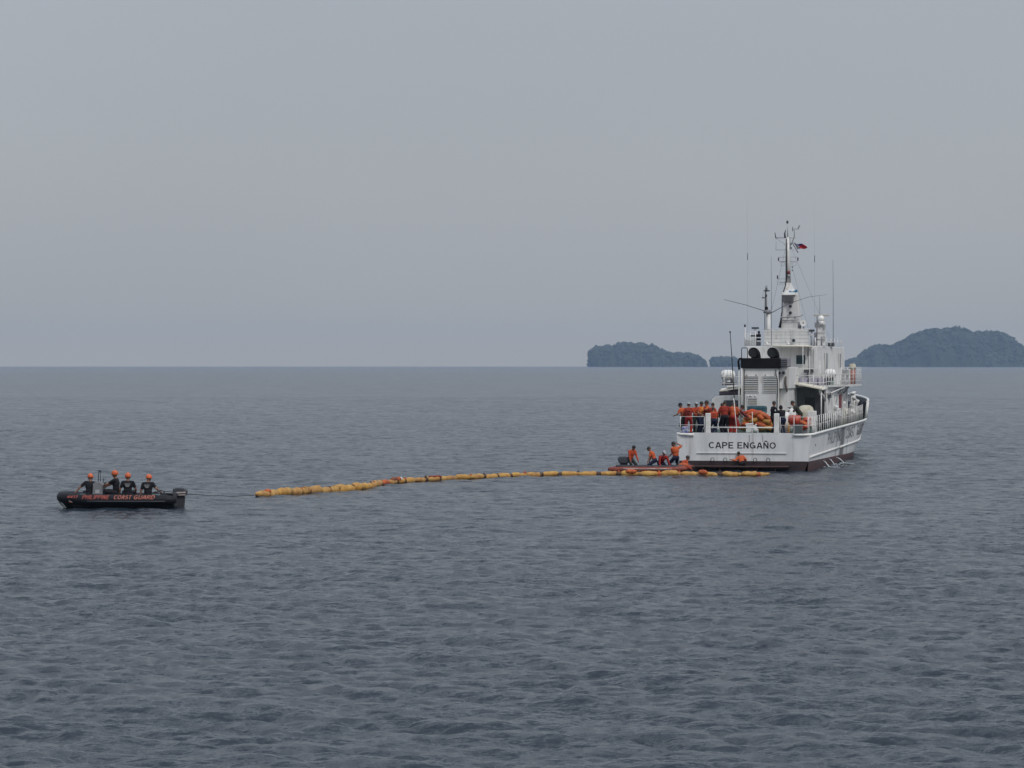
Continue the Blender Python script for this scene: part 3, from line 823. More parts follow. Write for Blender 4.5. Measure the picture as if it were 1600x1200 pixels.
for k, y in enumerate((31.5, 34, 36.5)):     # bulwark brackets on the inner face
    for sg in (1, -1):
        x = hx(y, capz(y) + 0.9) - 0.1
        MB().hexa([((x - .5) * sg, y - .03, capz(y)), ((x + .05) * sg, y - .03, capz(y)), ((x + .05) * sg, y + .03, capz(y)), ((x - .5) * sg, y + .03, capz(y)),
                   ((x - .1) * sg, y - .03, capz(y) + 1.0), ((x + .05) * sg, y - .03, capz(y) + 1.0), ((x + .05) * sg, y + .03, capz(y) + 1.0), ((x - .1) * sg, y + .03, capz(y) + 1.0)]).build('bulwark_bracket', DGREY, ship)
# stern name
for word, xa, xb in (('CAPE', -1.905, -.555), ('ENGA\u00d1O', -.335, 1.755)):
    me = text_mesh('name_lettering', word, 1.0, LETTER, .165)
    a = mesh_xy(me); L = a[:, 0].max() - a[:, 0].min()
    b_ = np.stack([xa + (a[:, 0] - a[:, 0].min()) * (xb - xa) / L, -0.019 - a[:, 2], 1.228 + a[:, 1] * .338], 1)
    me.vertices.foreach_set('co', b_.ravel()); me.update()
    obj('name_lettering', me, ship)
for word, ya, yb in (('PHILIPPINE', 8.0, 14.6), ('COAST', 17.0, 21.6), ('GUARD', 23.0, 27.5)):
    me = text_mesh('side_lettering', word, 1.0, LETTERF if word == 'PHILIPPINE' else LETTERG, .14)
    a = mesh_xy(me); L = a[:, 0].max() - a[:, 0].min()
    yy = ya + (a[:, 0] - a[:, 0].min()) * (yb - ya) / L
    zz = 1.24 + (yy - 8) * 0.0105 + a[:, 1] * 0.64
    b_ = np.array([(hx(y, z) + 0.010 + e, y, z) for y, z, e in zip(yy, zz, a[:, 2])])
    me.vertices.foreach_set('co', b_.ravel()); me.update()
    obj('side_lettering', me, ship)
# transom fittings: weld ledge, stern platform with handholds
MB().span(-2.55, 2.35, -0.07, -0.02, 0.955, 0.985).build('transom_ledge', HULLW, ship)
MB().span(-2.66, 2.52, -0.62, -0.018, 0.20, 0.30).build('stern_platform', [DARK], ship, 0.01)
MB().span(-2.66, 2.52, -0.645, -0.622, 0.265, 0.30).build('platform_edge', [mat('lit edge paint', (0.16, 0.09, 0.08), 0.6)], ship)  # paler strip: the lit line of the platform edge put into its colour
for x in (-2.2, -1.2, -0.2, 0.8, 1.8):
    MB().hexa([(x - .03, -0.55, -0.3), (x + .03, -0.55, -0.3), (x + .03, -0.02, -0.6), (x - .03, -0.02, -0.6), (x - .03, -0.55, .2), (x + .03, -0.55, .2), (x + .03, -0.02, .2), (x - .03, -0.02, .2)]).build('platform_bracket', DARK, ship)
for x in (-1.68, -0.98, 0.65, 1.36):
    MB().tube([(x - .09, -0.03, .45), (x - .09, -0.14, .50), (x - .085, -0.14, .66), (x - .05, -0.14, .71), (x + .05, -0.14, .71), (x + .085, -0.14, .66), (x + .09, -0.14, .50), (x + .09, -0.03, .45)], 0.016, 6).build('grab_handle', CABLE, ship)
for x, y in ((0.32, -.02), (1.05, -.02)):     # scuppers with weep stains
    MB().span(x - .012, x + .012, -0.03, -0.016, 1.6, 1.95).build('weep_stain', GREY, ship)
# quarter fairlead and towing posts
for x in (-1.96, 1.78):
    MB().span(x - .13, x + .13, -0.02, 0.28, 2.0, 3.13).build('towing_post', [TRIM], ship, 0.03)
MB().tube([(-1.83, .1, 2.36), (1.65, .1, 2.36)], 0.04, 6).build('stern_bar', RAILW, ship)
MB().span(-1.82, 1.64, .3, 1.3, 1.99, 2.06).build('green_mat', NET, ship)
for x, lean_ in ((-.85, .02), (-.4, 0), (.18, .05), (.45, 0), (.76, .0)):
    MB().tube([(x, .12, 2.05), (x - lean_, .12, 2.36)], 0.022, 6).build('stanchion', RAILW, ship)

def stanch(pts, zb, h, r=0.02, name='stanchion', tilt=0.0):
    for p in pts:
        MB().tube([(p[0], p[1], zb(p)), (p[0] * (1 + tilt), p[1], zb(p) + h)], r, 6).build(name, RAILW, ship)
def railing(path, zf, hs, post_every, r=0.013, pr=0.02):
    P = [Vector((x, y, 0)) for x, y in path]
    for h_ in hs:
        MB().tube([(p.x, p.y, zf(p.y) + h_) for p in P], r, 6).build('rail', RAILW, ship)
    d = 0.0; nxt = 0.0
    for a_, b_2 in zip(P[:-1], P[1:]):
        L_ = (b_2 - a_).length
        while nxt <= d + L_ + 1e-6:
            p = a_.lerp(b_2, (nxt - d) / L_) if L_ > 0 else a_
            MB().tube([(p.x, p.y, zf(p.y)), (p.x, p.y, zf(p.y) + max(hs))], pr, 6).build('stanchion', RAILW, ship)
            nxt += post_every
        d += L_
# stern rails: port quarter and starboard quarter to the side
zd = lambda y: capz(y)
railing([(-2.15, .05), (-3.0, .05), (-3.55, .15), (-3.6, 1.2), (-3.6, 3.2), (-3.6, 6.8), (-3.6, 9)], zd, (0.5, 0.95), 1.35)
railing([(1.98, .05), (2.75, .05), (3.5, .12)], zd, (0.5, 0.95), 0.75)
railing([(3.52, .2), (3.6, 1.6), (3.62, 4), (3.62, 7), (3.62, 10), (3.62, 14), (3.62, 18), (3.6, 22), (3.54, 25.5), (3.44, 28.6)], zd, (0.48, 0.95), 0.95, .009, .022)
MB().tube([(-0.42, .4, 2.05), (-0.60, .4, 3.95)], 0.022, 6).build('flag_staff', RAILW, ship)
MB().tube([(0.42, .5, 2.05), (0.40, .5, 3.2)], 0.018, 6).build('stanchion', RAILW, ship)

# ---- funnel casing
FY = 8.0
fc = MB()
fc.hexa([(-1.27, FY, 2.0), (0.82, FY, 2.0), (0.82, FY + 4.4, 2.0), (-1.27, FY + 4.4, 2.0), (-1.25, FY, 5.6), (0.80, FY, 5.6), (0.80, FY + 4.4, 5.6), (-1.25, FY + 4.4, 5.6)])
fc.build('funnel_casing', [WHITE], ship, 0.04)
ft = MB()
ft.hexa([(-1.34, FY - .12, 5.56), (0.92, FY - .12, 5.56), (0.92, FY + 4.4, 5.56), (-1.34, FY + 4.4, 5.56), (-1.34, FY - .12, 6.14), (0.90, FY - .12, 6.14), (0.90, FY + 4.4, 6.14), (-1.34, FY + 4.4, 6.14)])
ft.build('funnel_top', [BLACK], ship, 0.05)
for x in (-0.66, 0.42):
    mbx = MB()
    pts = [(x + .10, FY + .62, 6.0), (x + .10, FY + .60, 6.2), (x + .08, FY + .50, 6.37), (x + .04, FY + .32, 6.45), (x, FY + .1, 6.46)]
    mbx.tube(pts, [.28, .28, .285, .29, .29], 16, 0, True, False)
    e = mbx.build('exhaust_pipe', [BLACK], ship)
    MB().cyl((x, FY + .16, 6.46), (x, FY + .2, 6.46), .28, None, 16).build('exhaust_mouth', [CABLE], e)
# port pipe wraps and side bracket of the funnel top
MB().tube([(-1.42, FY - .1, 5.5), (-1.47, FY - .1, 5.95), (-1.40, FY - .1, 6.1), (-1.25, FY - .08, 6.12)], .06, 8).build('pipe', BLACK, ship)
MB().tube([(-1.36, FY + .4, 6.12), (-1.36, FY + .4, 6.66), (-1.33, FY + .4, 6.72), (-1.05, FY + .4, 6.72), (-1.02, FY + .4, 6.66), (-1.02, FY + .4, 6.12)], .022, 6).build('hoop', CABLE, ship)
for x in (-1.34, -1.18):
    MB().tube([(x - .1, FY - .06, 2.1), (x - .1, FY - .06, 5.56)], .045, 8).build('vent_pipe', WHITE, ship)
MB().tube([(-1.13, FY - .05, 2.6), (-1.13, FY - .05, 5.5)], .022, 5).build('cable', CABLE, ship)
MB().tube([(0.66, FY - .05, 5.5), (0.68, FY - .05, 5.2), (0.76, FY - .05, 4.95), (0.78, FY - .06, 4.4), (0.74, FY - .06, 3.2)], .024, 5).build('cable', CABLE, ship)
# louvres
def louvre(x0, x1, z0, z1, n):
    fr = MB()
    fr.span(x0 - .03, x0, FY - .04, FY - .003, z0, z1); fr.span(x1, x1 + .03, FY - .04, FY - .003, z0, z1)
    fr.span(x0 - .03, x1 + .03, FY - .05, FY - .003, z1, z1 + .035); fr.span(x0 - .03, x1 + .03, FY - .05, FY - .003, z0 - .035, z0)
    fo = fr.build('louvre', [WHITE], ship)
    MB().span(x0, x1, FY - .012, FY - .003, z0, z1).build('louvre_back', [LGREY], fo)
    for k in range(n):
        z = z0 + (k + .5) * (z1 - z0) / n
        MB().box(((x0 + x1) / 2, FY - .04, z), (x1 - x0, .075, .02), (R(-38), 0, 0)).build('slat', [CREAM if k == 1 else WHITE], fo)
    for x in (x0 + .12, x1 - .12):
        MB().span(x - .03, x + .03, FY - .06, FY - .01, z1 + .04, z1 + .10).build('hinge', GREY, fo)
louvre(-1.12, -0.34, 4.22, 5.10, 7); louvre(-0.05, 0.73, 4.22, 5.10, 7); louvre(-0.94, -0.42, 3.45, 3.88, 4)
for x in (-.93, -.72, -.5): MB().ell((x, FY - .04, 3.98), (.05, .05, .04), 8, 5).build('dog_clip', WHITE, ship)
# starboard casing face: grey vent box, floodlights, hose
MB().span(0.93, 1.32, FY + .1, FY + 1.6, 5.66, 6.12).build('vent_box', [GREY], ship, 0.02)
for k in range(3): MB().span(0.97, 1.28, FY + .075, FY + .098, 5.72 + .13 * k, 5.79 + .13 * k).build('vent_grille', [DGREY], ship)
MB().span(0.825, 1.38, FY + .3, FY + 4.4, 4.4, 5.62).build('casing_side_locker', [WHITE], ship, 0.03)
MB().span(0.825, 1.30, FY + .5, FY + 4.4, 2.0, 4.39).build('casing_side_wall', [WHITE], ship, 0.03)
for x, z in ((0.86, 5.28), (1.08, 5.3)):
    f_ = MB().cyl((x, FY + .22, z), (x, FY + .06, z), .11, .135, 12).build('floodlight', [GREY], ship)
    MB().cyl((x, FY + .055, z), (x, FY + .05, z), .085, None, 12).build('lens', [LENS], f_)
MB().tube([(1.2, FY + .25, 5.1), (1.17, FY + .25, 4.7), (1.22, FY + .25, 4.45), (1.27, FY + .25, 4.2)], [.05, .07, .06, .03], 8).build('hose_bundle', [mat('brown hose', (0.12, 0.09, 0.085), 0.7)], ship)
# leaning boom pole at the port side of the casing
MB().tube([(-1.16, 4.6, 2.1), (-1.20, 4.8, 3.3), (-1.40, 5.0, 6.2), (-1.50, 5.0, 7.55)], [.035, .032, .026, .018], 7).build('whip_pole', CABLE, ship)
MB().cyl((-1.50, 5, 7.53), (-1.505, 5, 7.64), .045, .04, 8).build('pole_tip', CABLE, ship)

# ---- deckhouse, level one, with recessed aft bulkhead under a sloped canopy
DH0, DH1 = 13.0, 28.2
dk = MB(); ring = []
for y, w in ((DH0, 2.84), (20, 2.86), (25, 2.80), (DH1, 2.5)):
    ring.append([(-w, y, 1.98 + .01 * y), (-w, y, 4.42), (w, y, 4.42), (w, y, 1.98 + .01 * y)])
dk.grid(ring, 0, False)
dk._add(ring[-1], [(0, 1, 2, 3)], 0)
dk.build('deckhouse', [WHITE], ship)
MB().span(-2.82, 2.82, DH0 + .6, DH0 + .68, 2.0, 4.4).build('aft_bulkhead', [SHADEW], ship)  # canopy shade painted in as darkened white
for x in (1.3, 2.0, 2.55): MB().span(x - .02, x + .02, DH0 + .57, DH0 + .6, 2.1, 4.3).build('bulkhead_stiffener', [SHADEW], ship)
d_ = MB().span(1.62, 2.2, DH0 + .54, DH0 + .6, 2.15, 3.85).build('door', [DGREY], ship, 0.03)
MB().cyl((1.78, DH0 + .52, 3.35), (1.78, DH0 + .545, 3.35), .16, None, 14).build('porthole', [LENS], d_)
cn = MB()
def canopy(x0, z0, x1, z1, y0, y1, t=.09):
    m_ = MB()
    m_.hexa([(x0, y0, z0 - t), (x1, y0, z1 - t), (x1, y1, z1 - t + .05), (x0, y1, z0 - t + .02), (x0, y0, z0), (x1, y0, z1), (x1, y1, z1 + .05), (x0, y1, z0 + .02)])
    m_.build('canopy', [CREAM, SHADEW], ship, 0.015)
canopy(1.32, 4.72, 2.95, 4.40, 11.0, 13.7); canopy(-3.05, 4.28, -1.34, 4.54, 11.0, 13.7)
for sg in (1, -1):
    MB().tube([(2.93 * sg, 11.05, 4.33), (2.93 * sg, 13.2, 4.36)], .05, 8).build('canopy_edge', TRIM, ship)
    MB().tube([(2.8 * sg, 11.2, 4.3), (2.78 * sg, 11.6, 4.1), (2.84 * sg, 12.4, 3.9), (2.86 * sg, 13.0, 3.7)], .09, 8).build('canopy_bracket', WHITE, ship)
    MB().tube([(2.86 * sg, 11.2, 2.1), (2.86 * sg, 11.2, 4.32)], .035, 8).build('pillar', WHITE, ship)
MB().span(-3.05, -1.4, 10.98, 11.02, 3.98, 4.22).build('canopy_valance', [mat('dark plum awning', (0.06, 0.045, 0.06), 0.7)], ship)
# port: white rounded locker below the canopy
pw = MB().prism([(-3.2, 2.0), (-1.5, 2.0), (-1.5, 4.02), (-2.6, 3.98), (-3.0, 3.92), (-3.16, 3.78), (-3.2, 3.5)], 9.0, 10.6)
pw = pw.build('port_locker', [WHITE], ship, 0.03)
MB().span(-2.45, -1.6, 8.97, 8.995, 3.0, 3.72).build('locker_opening', [DGREY], pw)
# starboard wall details
def wx(y): return 2.86
for y in (15.0, 18.5, 22.5, 25.5):
    p_ = MB().cyl((2.83, y, 3.65), (2.9, y, 3.65), .2, None, 14).build('porthole', [TRIM], ship)
    MB().cyl((2.9, y, 3.65), (2.905, y, 3.65), .15, None, 14).build('glass', [LENS], p_)
MB().span(2.84, 2.93, 20.2, 21.0, 2.25, 3.95).build('red_door', [DKRED], ship, 0.02)
MB().span(2.84, 3.0, 21.05, 21.2, 2.25, 4.1).build('door_frame', [WHITE], ship)
for y, z in ((13.4, 3.95), (14.6, 3.95)):
    MB().span(2.85, 3.0, y, y + .28, z - .15, z + .15).build('fuse_box', [DGREY], ship)
for y in (13.3, 16.4, 24.0): MB().tube([(2.92, y, 2.1), (2.92, y, 4.35)], .035, 6).build('down_pipe', WHITE, ship)
for y, z0, z1, w in ((14.4, 2.15, 3.0, .6), (17.6, 2.15, 3.15, .9), (23.5, 2.2, 3.0, .8)):
    MB().span(2.87, 3.2, y, y + w, z0, z1).build('side_locker', [WHITE], ship, 0.03)
MB().cyl((3.0, 19.0, 2.75), (3.12, 19.0, 2.75), .22, .2, 14).build('hose_reel', [DGREY], ship)
MB().tube([(2.9, 16.0, 3.0), (3.15, 16.6, 3.05), (3.2, 18.6, 3.15)], .03, 6).build('pipe', WHITE, ship)
# gear standing along the starboard side deck: ventilators, pipes and boxes of mixed height
for y, h_, r_, mt_ in ((12.6, .8, .06, LGREY), (14.1, 1.2, .10, WHITE), (16.3, .65, .13, GREY), (18.2, 1.35, .08, WHITE), (19.1, .9, .12, CANV), (21.9, 1.1, .09, LGREY), (23.0, .7, .14, WHITE), (25.6, 1.3, .10, WHITE), (26.4, .8, .08, GREY)):
    MB().tube([(3.3, y, capz(y)), (3.3, y, capz(y) + h_ * .7), (3.33, y, capz(y) + h_ * .85), (3.42, y - .05, capz(y) + h_)], [r_ * .8, r_ * .8, r_, r_ * 1.3], 9).build('ventilator', [mt_], ship)
for y, h_ in ((13.0, .5), (15.8, .4), (21.6, .55), (24.8, .5)):
    MB().span(3.0, 3.3, y, y + .5, capz(y), capz(y) + h_).build('deck_box', [(GREY, DGREY)[int(y) % 2]], ship, .02)
# stack of vents on the side deck forward
for y, z1, r_ in ((26.2, 3.2, .16), (27.3, 3.7, .14), (30.0, 4.0, .18), (30.9, 4.05, .14)):
    x = 3.0 if y < 29 else 2.6
    v_ = MB().cyl((x, y, capz(y)), (x, y, z1 - .1), r_ * .7, None, 10)
    v_.cyl((x, y, z1 - .1), (x, y, z1), r_ * 1.2, r_ * .8, 10)
    v_.build('mushroom_vent', [WHITE], ship)
for y in (32.0, 34.5): MB().cyl((2.2, y, capz(y)), (2.2, y, capz(y) + .55), .14, None, 10).build('bollard', [LGREY], ship)
# ---- upper deck
ud = MB(); ring = []
for y, w in ((13.0, 2.92), (20.0, 3.3), (22.0, 3.55), (27.0, 3.5), (29.0, 2.6)):
    ring.append([(-w, y, 4.44), (-w, y, 4.54), (w, y, 4.54), (w, y, 4.44)])
ud.grid(ring, 0, False); ud._add(ring[0], [(0, 1, 2, 3)], 0); ud._add(ring[-1], [(0, 1, 2, 3)], 0)
ud._add([r[3] for r in ring] + [r[0] for r in reversed(ring)], [tuple(range(2 * len(ring)))], 0)
ud.build('upper_deck', [WHITE], ship)
zu = lambda y: 4.55
railing([(1.25, 11.2), (2.9, 11.2), (2.95, 14), (3.0, 18), (3.3, 20.2), (3.5, 22.2), (3.48, 27)], lambda y: 4.55 if y > 12 else 4.5, (0.22, 0.64), 1.15, .02, .024)
railing([(-1.6, 11.2), (-2.95, 11.2), (-3.0, 14), (-3.2, 20)], lambda y: 4.55 if y > 12 else 4.45, (0.22, 0.62), 1.2, .02, .024)
railing([(3.02, 20.0), (3.50, 22.0), (3.5, 24.5), (3.5, 27)], zu, (0.45, 0.9, 1.05), 1.1)
for x, z1 in ((1.62, 6.9), (2.02, 6.3), (2.62, 6.0)):
    MB().tube([(x, 12.6, 4.5), (x, 12.6, z1)], .02, 6).build('awning_post', RAILW, ship)
MB().span(1.35, 2.9, 15.2, 15.3, 4.56, 4.98).build('shade_panel', [INNER], ship)  # dark sheet added as painted shadow in the gap below the wheelhouse
MB().tube([(1.2, 11.6, 5.5), (2.1, 11.6, 5.5)], .016, 6).build('rail', RAILW, ship)
# locker row behind the rail, and a band of draped lavender covers
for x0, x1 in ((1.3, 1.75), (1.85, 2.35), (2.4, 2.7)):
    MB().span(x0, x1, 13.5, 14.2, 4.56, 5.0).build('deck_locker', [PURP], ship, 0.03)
for x0, x1 in ((.9, 1.5), (1.55, 2.2)):
    MB().span(x0, x1, 15.4, 15.9, 4.95, 5.55).build('wind_screen', [WHITE], ship, 0.02)
# ---- wheelhouse
WH0, WH1 = 16.0, 27.5
w_ = MB()
w_.hexa([(-2.25, WH0, 4.55), (2.05, WH0, 4.55), (2.42, WH1, 4.55), (-2.42, WH1, 4.55), (-2.2, WH0, 6.86), (1.98, WH0, 6.86), (2.34, WH1, 6.86), (-2.34, WH1, 6.86)])
w_.build('wheelhouse', [WHITE], ship, 0.03)
# recessed aft window with frame
wf = MB()
for (a0, a1, b0, b1) in ((.74, 1.38, 6.33, 6.38), (.74, 1.38, 5.75, 5.80), (.74, .79, 5.80, 6.33), (1.33, 1.38, 5.80, 6.33)):
    wf.span(a0, a1, WH0 - .035, WH0 - .002, b0, b1)
wfo = wf.build('window', [WHITE], ship)
MB().span(.79, 1.33, WH0 - .015, WH0 - .004, 5.80, 6.33).build('pane', [GLASS], wfo)
MB().span(.95, .965, WH0 - .02, WH0 - .016, 5.80, 6.33).build('mullion', [DGREY], wfo)
MB().span(-.4, 1.74, WH0 - 1.5, WH0 + .1, 6.80, 6.90).build('wheelhouse_canopy', [CREAM], ship, 0.02)
MB().tube([(-.4, WH0 - 1.52, 6.86), (1.74, WH0 - 1.52, 6.86)], .05, 8).build('canopy_edge', CREAM, ship)
MB().tube([(1.5, WH0 - .1, 6.3), (1.6, WH0 - .8, 6.6), (1.7, WH0 - 1.3, 6.78)], .06, 8).build('canopy_bracket', GREY, ship)
for x in (1.55, 1.68, 1.82): MB().span(x - .03, x + .03, WH0 - .03, WH0 - .002, 4.7, 6.7).build('wall_rib', [LGREY], ship)
MB().span(1.35, 1.9, WH0 - .9, WH0 - .3, 5.3, 5.5).build('gear_shelf', [DGREY], ship, 0.03)
for y, z0, z1 in ((19.6, 5.55, 6.45), (25.2, 5.6, 6.45)):      # side windows, set in
    x = 2.03 + (y - WH0) / (WH1 - WH0) * .36
    f_ = MB().span(x - .03, x + .03, y - .45, y + .45, z0, z1).build('side_window', [GLASS], ship)
    MB().span(x - .02, x + .055, y - .5, y - .45, z0 - .05, z1 + .05).build('frame', [WHITE], f_)
    MB().span(x - .02, x + .055, y + .45, y + .5, z0 - .05, z1 + .05).build('frame', [WHITE], f_)
# wheelhouse-top rail and gear
zt = 6.9
railing([(1.9, 16.2), (2.25, 20), (2.35, 26.5)], lambda y: zt, (.25, .45), 1.6)
MB().span(2.0, 2.34, 21.6, 22.3, 6.88, 7.1).build('antenna_tuner', [DGREY], ship, 0.02)
# flying-bridge dodger: white panels on a frame
dg_y = 18.0
for k in range(5):
    x0 = -1.42 + k * .545
    MB().span(x0 + .012, x0 + .533, dg_y, dg_y + .05, 6.92, 7.86).build('dodger_panel', [WHITE], ship, 0.008)
for z in (7.12, 7.34, 7.56, 7.74): MB().span(-1.42, 1.3, dg_y - .018, dg_y - .002, z - .006, z + .006).build('panel_seam', [LGREY], ship)
MB().tube([(-1.45, dg_y, 7.9), (1.34, dg_y, 7.9)], .025, 6).build('rail', RAILW, ship)
sp = MB().cyl((0.40, dg_y - .02, 7.22), (0.40, dg_y - .22, 7.22), .06, .13, 14).build('loudspeaker', [LGREY], ship)
MB().cyl((0.40, dg_y - .225, 7.22), (0.40, dg_y - .235, 7.22), .09, None, 14).build('speaker_throat', [LENS], sp)
fb_ = MB().span(-1.5, 1.42, dg_y + .1, 23.0, 6.88, 6.94).build('flying_bridge_deck', [WHITE], ship)
for x in (-1.62, -.2): 
    MB().ell((x * .9 + .3, 17.4, 7.02), (.1, .1, .1), 10, 7).build('dome_lamp', [WHITE], ship)
# port gear on the wheelhouse roof: life-saving racks, black boxes, vents
for (x, z0, z1, mt_) in ((-1.62, 6.9, 7.15, DGREY), (-1.62, 7.22, 7.36, BLACK), (-1.62, 7.42, 7.6, BLACK)):
    MB().span(x - .13, x + .13, 17.0, 17.2, z0, z1).build('signal_box', [mt_], ship, 0.02)
MB().ell((-1.6, 17.1, 7.7), (.07, .07, .11), 10, 7).build('lamp', [BLACK], ship)
railing([(-2.35, 16.4), (-1.7, 16.4)], lambda y: zt, (.5, .85), .32)
railing([(-2.3, 16.2), (-2.35, 20), (-2.4, 24)], lambda y: zt, (.4, .75), 1.2)
MB().span(-2.38, -1.75, 16.9, 17.2, 6.92, 7.25).build('roof_locker', [LGREY], ship, 0.03)
MB().span(-2.15, -1.78, 17.3, 17.5, 7.45, 7.55).build('radar_bar', [DGREY], ship, 0.02)
MB().span(-2.15, -1.72, 17.8, 18.0, 7.92, 8.03).build('radar_bar', [DGREY], ship, 0.02)
MB().tube([(-1.95, 17.9, 6.9), (-1.95, 17.9, 7.95)], .035, 6).build('radar_post', WHITE, ship)
MB().tube([(-2.38, 17, 6.9), (-2.42, 17, 8.0)], .025, 6).build('lamp_post', WHITE, ship)
MB().ell((-2.43, 17, 8.1), (.055, .055, .09), 8, 6).build('lamp', [BLACK], ship)

# ---- main mast
MY = 19.6
mm = MB()
def ringm(cx, cy, hx_, hy_, z): return [(cx - hx_, cy - hy_, z), (cx + hx_, cy - hy_, z), (cx + hx_, cy + hy_, z), (cx - hx_, cy + hy_, z)]
for r0, r1 in ((ringm(.03, MY, .58, .75, 6.9), ringm(.03, MY, .55, .7, 8.45)), (ringm(.06, MY, .50, .62, 8.45), ringm(.04, MY, .42, .5, 10.05)), (ringm(.02, MY, .36, .45, 10.05), ringm(-.16, MY, .14, .16, 10.75))):
    mm.hexa(r0 + r1)
mm.build('mast_tower', [WHITE], ship, 0.03)
MB().hexa(ringm(-.08, MY - .62, .33, .18, 9.55) + ringm(-.08, MY - .70, .34, .32, 9.98)).build('mast_platform', [SHADEW], ship, 0.02)  # overhang face coloured dark for its own shading
MB().hexa(ringm(-.03, MY - .55, .4, .42, 9.98) + ringm(-.03, MY - .5, .38, .4, 10.14)).build('platform_lip', [WHITE], ship, 0.02)
MB().tube([(-.16, MY, 10.7), (-.17, MY, 12.3), (-.2, MY, 13.5)], [.16, .12, .07], 10).build('mast_pole', WHITE, ship)
MB().tube([(-.2, MY, 13.5), (-.22, MY, 14.35)], [.03, .025], 8).build('topmast', LGREY, ship)
MB().ell((-.22, MY, 14.43), (.07, .07, .10), 10, 7).build('masthead_lamp', [DGREY], ship)
MB().tube([(-.58, MY - .75, 8.0), (-.5, MY - .76, 8.45), (-.45, MY - .66, 9.0), (-.45, MY - .6, 10.0), (-.30, MY - .3, 10.55), (-.27, MY - .16, 10.9), (-.27, MY - .13, 12.3), (-.27, MY - .1, 13.4)], [.09, .06, .035, .03, .035, .045, .04, .03], 7).build('cable_run', CABLE, ship)
for z in (8.9, 9.3): 
    sp = MB().cyl((.06, MY - .62, z), (.06, MY - .74, z), .07, .11, 12).build('horn', [GREY], ship)
    MB().cyl((.06, MY - .742, z), (.06, MY - .748, z), .08, None, 12).build('horn_mouth', [LENS], sp)
MB().tube([(-.52, MY - .8, 8.62), (.6, MY - .8, 8.66), (.82, MY - .7, 8.78)], .03, 6).build('rail', GREY, ship)
MB().tube([(-.52, MY - .8, 8.45), (.55, MY - .8, 8.47)], .025, 6).build('rail', GREY, ship)
for x in (-.45, -.1, .35): MB().ell((x, MY - .82, 8.62), (.06, .06, .09), 8, 6).build('lamp', [GREY], ship)
# yards
def yard(z, x0, x1, r_=.022, mt_=LGREY): return MB().tube([(x0, MY, z), (x1, MY, z)], r_, 6).build('yard', mt_, ship)
yard(13.48, -.92, .28, .03); yard(12.74, -.92, .22, .018); yard(12.30, -.76, .42, .016); yard(12.03, -.72, .4, .026); yard(10.98, -.84, -.2, .016); yard(10.78, -.72, -.2, .024)
MB().tube([(-.9, MY, 13.45), (-.2, MY, 12.95)], .016, 6).build('yard_stay', LGREY, ship)
MB().tube([(-.9, MY, 13.45), (-.92, MY, 12.74)], .012, 6).build('yard_stay', LGREY, ship)
MB().tube([(.2, MY, 13.48), (.06, MY, 13.2), (.32, MY, 12.75), (.44, MY, 12.55)], .025, 6).build('gaff', DGREY, ship)
MB().tube([(-.92, MY, 13.45), (-.98, MY, 13.8)], [.035, .02], 6).build('antenna', DGREY, ship)
MB().tube([(-.36, MY, 13.48), (-.38, MY, 13.75), (-.32, MY, 13.95)], [.06, .045, .02], 7).build('antenna', DGREY, ship)
MB().tube([(-.05, MY, 13.45), (-.05, MY, 12.8)], .03, 6).build('lamp_bracket', LGREY, ship)
for z in (12.85, 13.1): MB().ell((.02, MY - .05, z), (.045, .045, .06), 8, 6).build('lamp', [DGREY], ship)
for x, z in ((-.76, 12.16), (.42, 12.16), (-.82, 11.08)): MB().cyl((x, MY, z - .08), (x, MY, z + .12), .04, None, 8).build('lamp', [DGREY], ship)
for x in (-.5, .22):
    MB().tube([(x + .14 * math.cos(a_), MY, 11.88 + .10 * math.sin(a_)) for a_ in np.linspace(0, 2 * math.pi, 13)], .012, 5).build('direction_finder', LGREY, ship)
MB().tube([(-.83, MY, 10.98), (-.84, MY, 10.7), (-.7, MY, 10.62), (-.55, MY, 10.72), (-.5, MY, 10.62), (-.38, MY, 10.7)], .014, 5).build('lamp_bracket', LGREY, ship)
for z, mt_ in ((11.35, DKRED), (11.14, STEEL)): MB().cyl((-.12, MY - .16, z - .08), (-.12, MY - .16, z + .1), .09, .08, 10).build('signal_lamp', [mt_], ship)
for z in (11.7, 11.5): MB().ell((.1, MY - .1, z), (.05, .05, .06), 8, 6).build('lamp', [GREY], ship)
wv = MB().tube([(.2, MY, 13.5), (.2, MY, 14.0)], .022, 6)
wv.tube([(.1, MY, 14.0), (.45, MY, 14.0)], .018, 6)
wv = wv.build('wind_vane', GREY, ship)
MB().prism([(.38, 13.98), (.46, 13.98), (.56, 14.22), (.48, 14.22)], MY - .01, MY + .01).build('vane_fin', [GREY], wv)
MB().tube([(.1, MY, 13.86), (.1, MY, 14.14)], .02, 6).build('vane_rotor', DGREY, wv)
# second mast
AX, AY = -1.36, 18.6
MB().tube([(AX + .12, AY, 6.9), (AX + .12, AY, 8.9)], [.15, .13], 10).build('aft_mast', WHITE, ship)
MB().cyl((AX + .05, AY, 8.88), (AX + .05, AY, 9.08), .24, .2, 14).build('mast_platform', [GREY], ship)
MB().cyl((AX, AY, 9.08), (AX, AY, 9.26), .1, .1, 10).build('lamp', [BLACK], ship)
MB().tube([(AX, AY, 9.2), (AX, AY, 10.5)], [.045, .035], 8).build('mast_pole', LGREY, ship)
MB().tube([(AX - .09, AY - .06, 6.9), (AX - .08, AY - .06, 9.0), (AX - .05, AY - .05, 10.2)], .025, 6).build('cable_run', CABLE, ship)
MB().span(AX - .16, AX + .2, AY - .05, AY + .05, 10.2, 10.27).build('crossarm', [DGREY], ship)
MB().cyl((AX, AY, 10.28), (AX, AY, 10.55), .08, .06, 10).build('lamp', [GREY], ship)
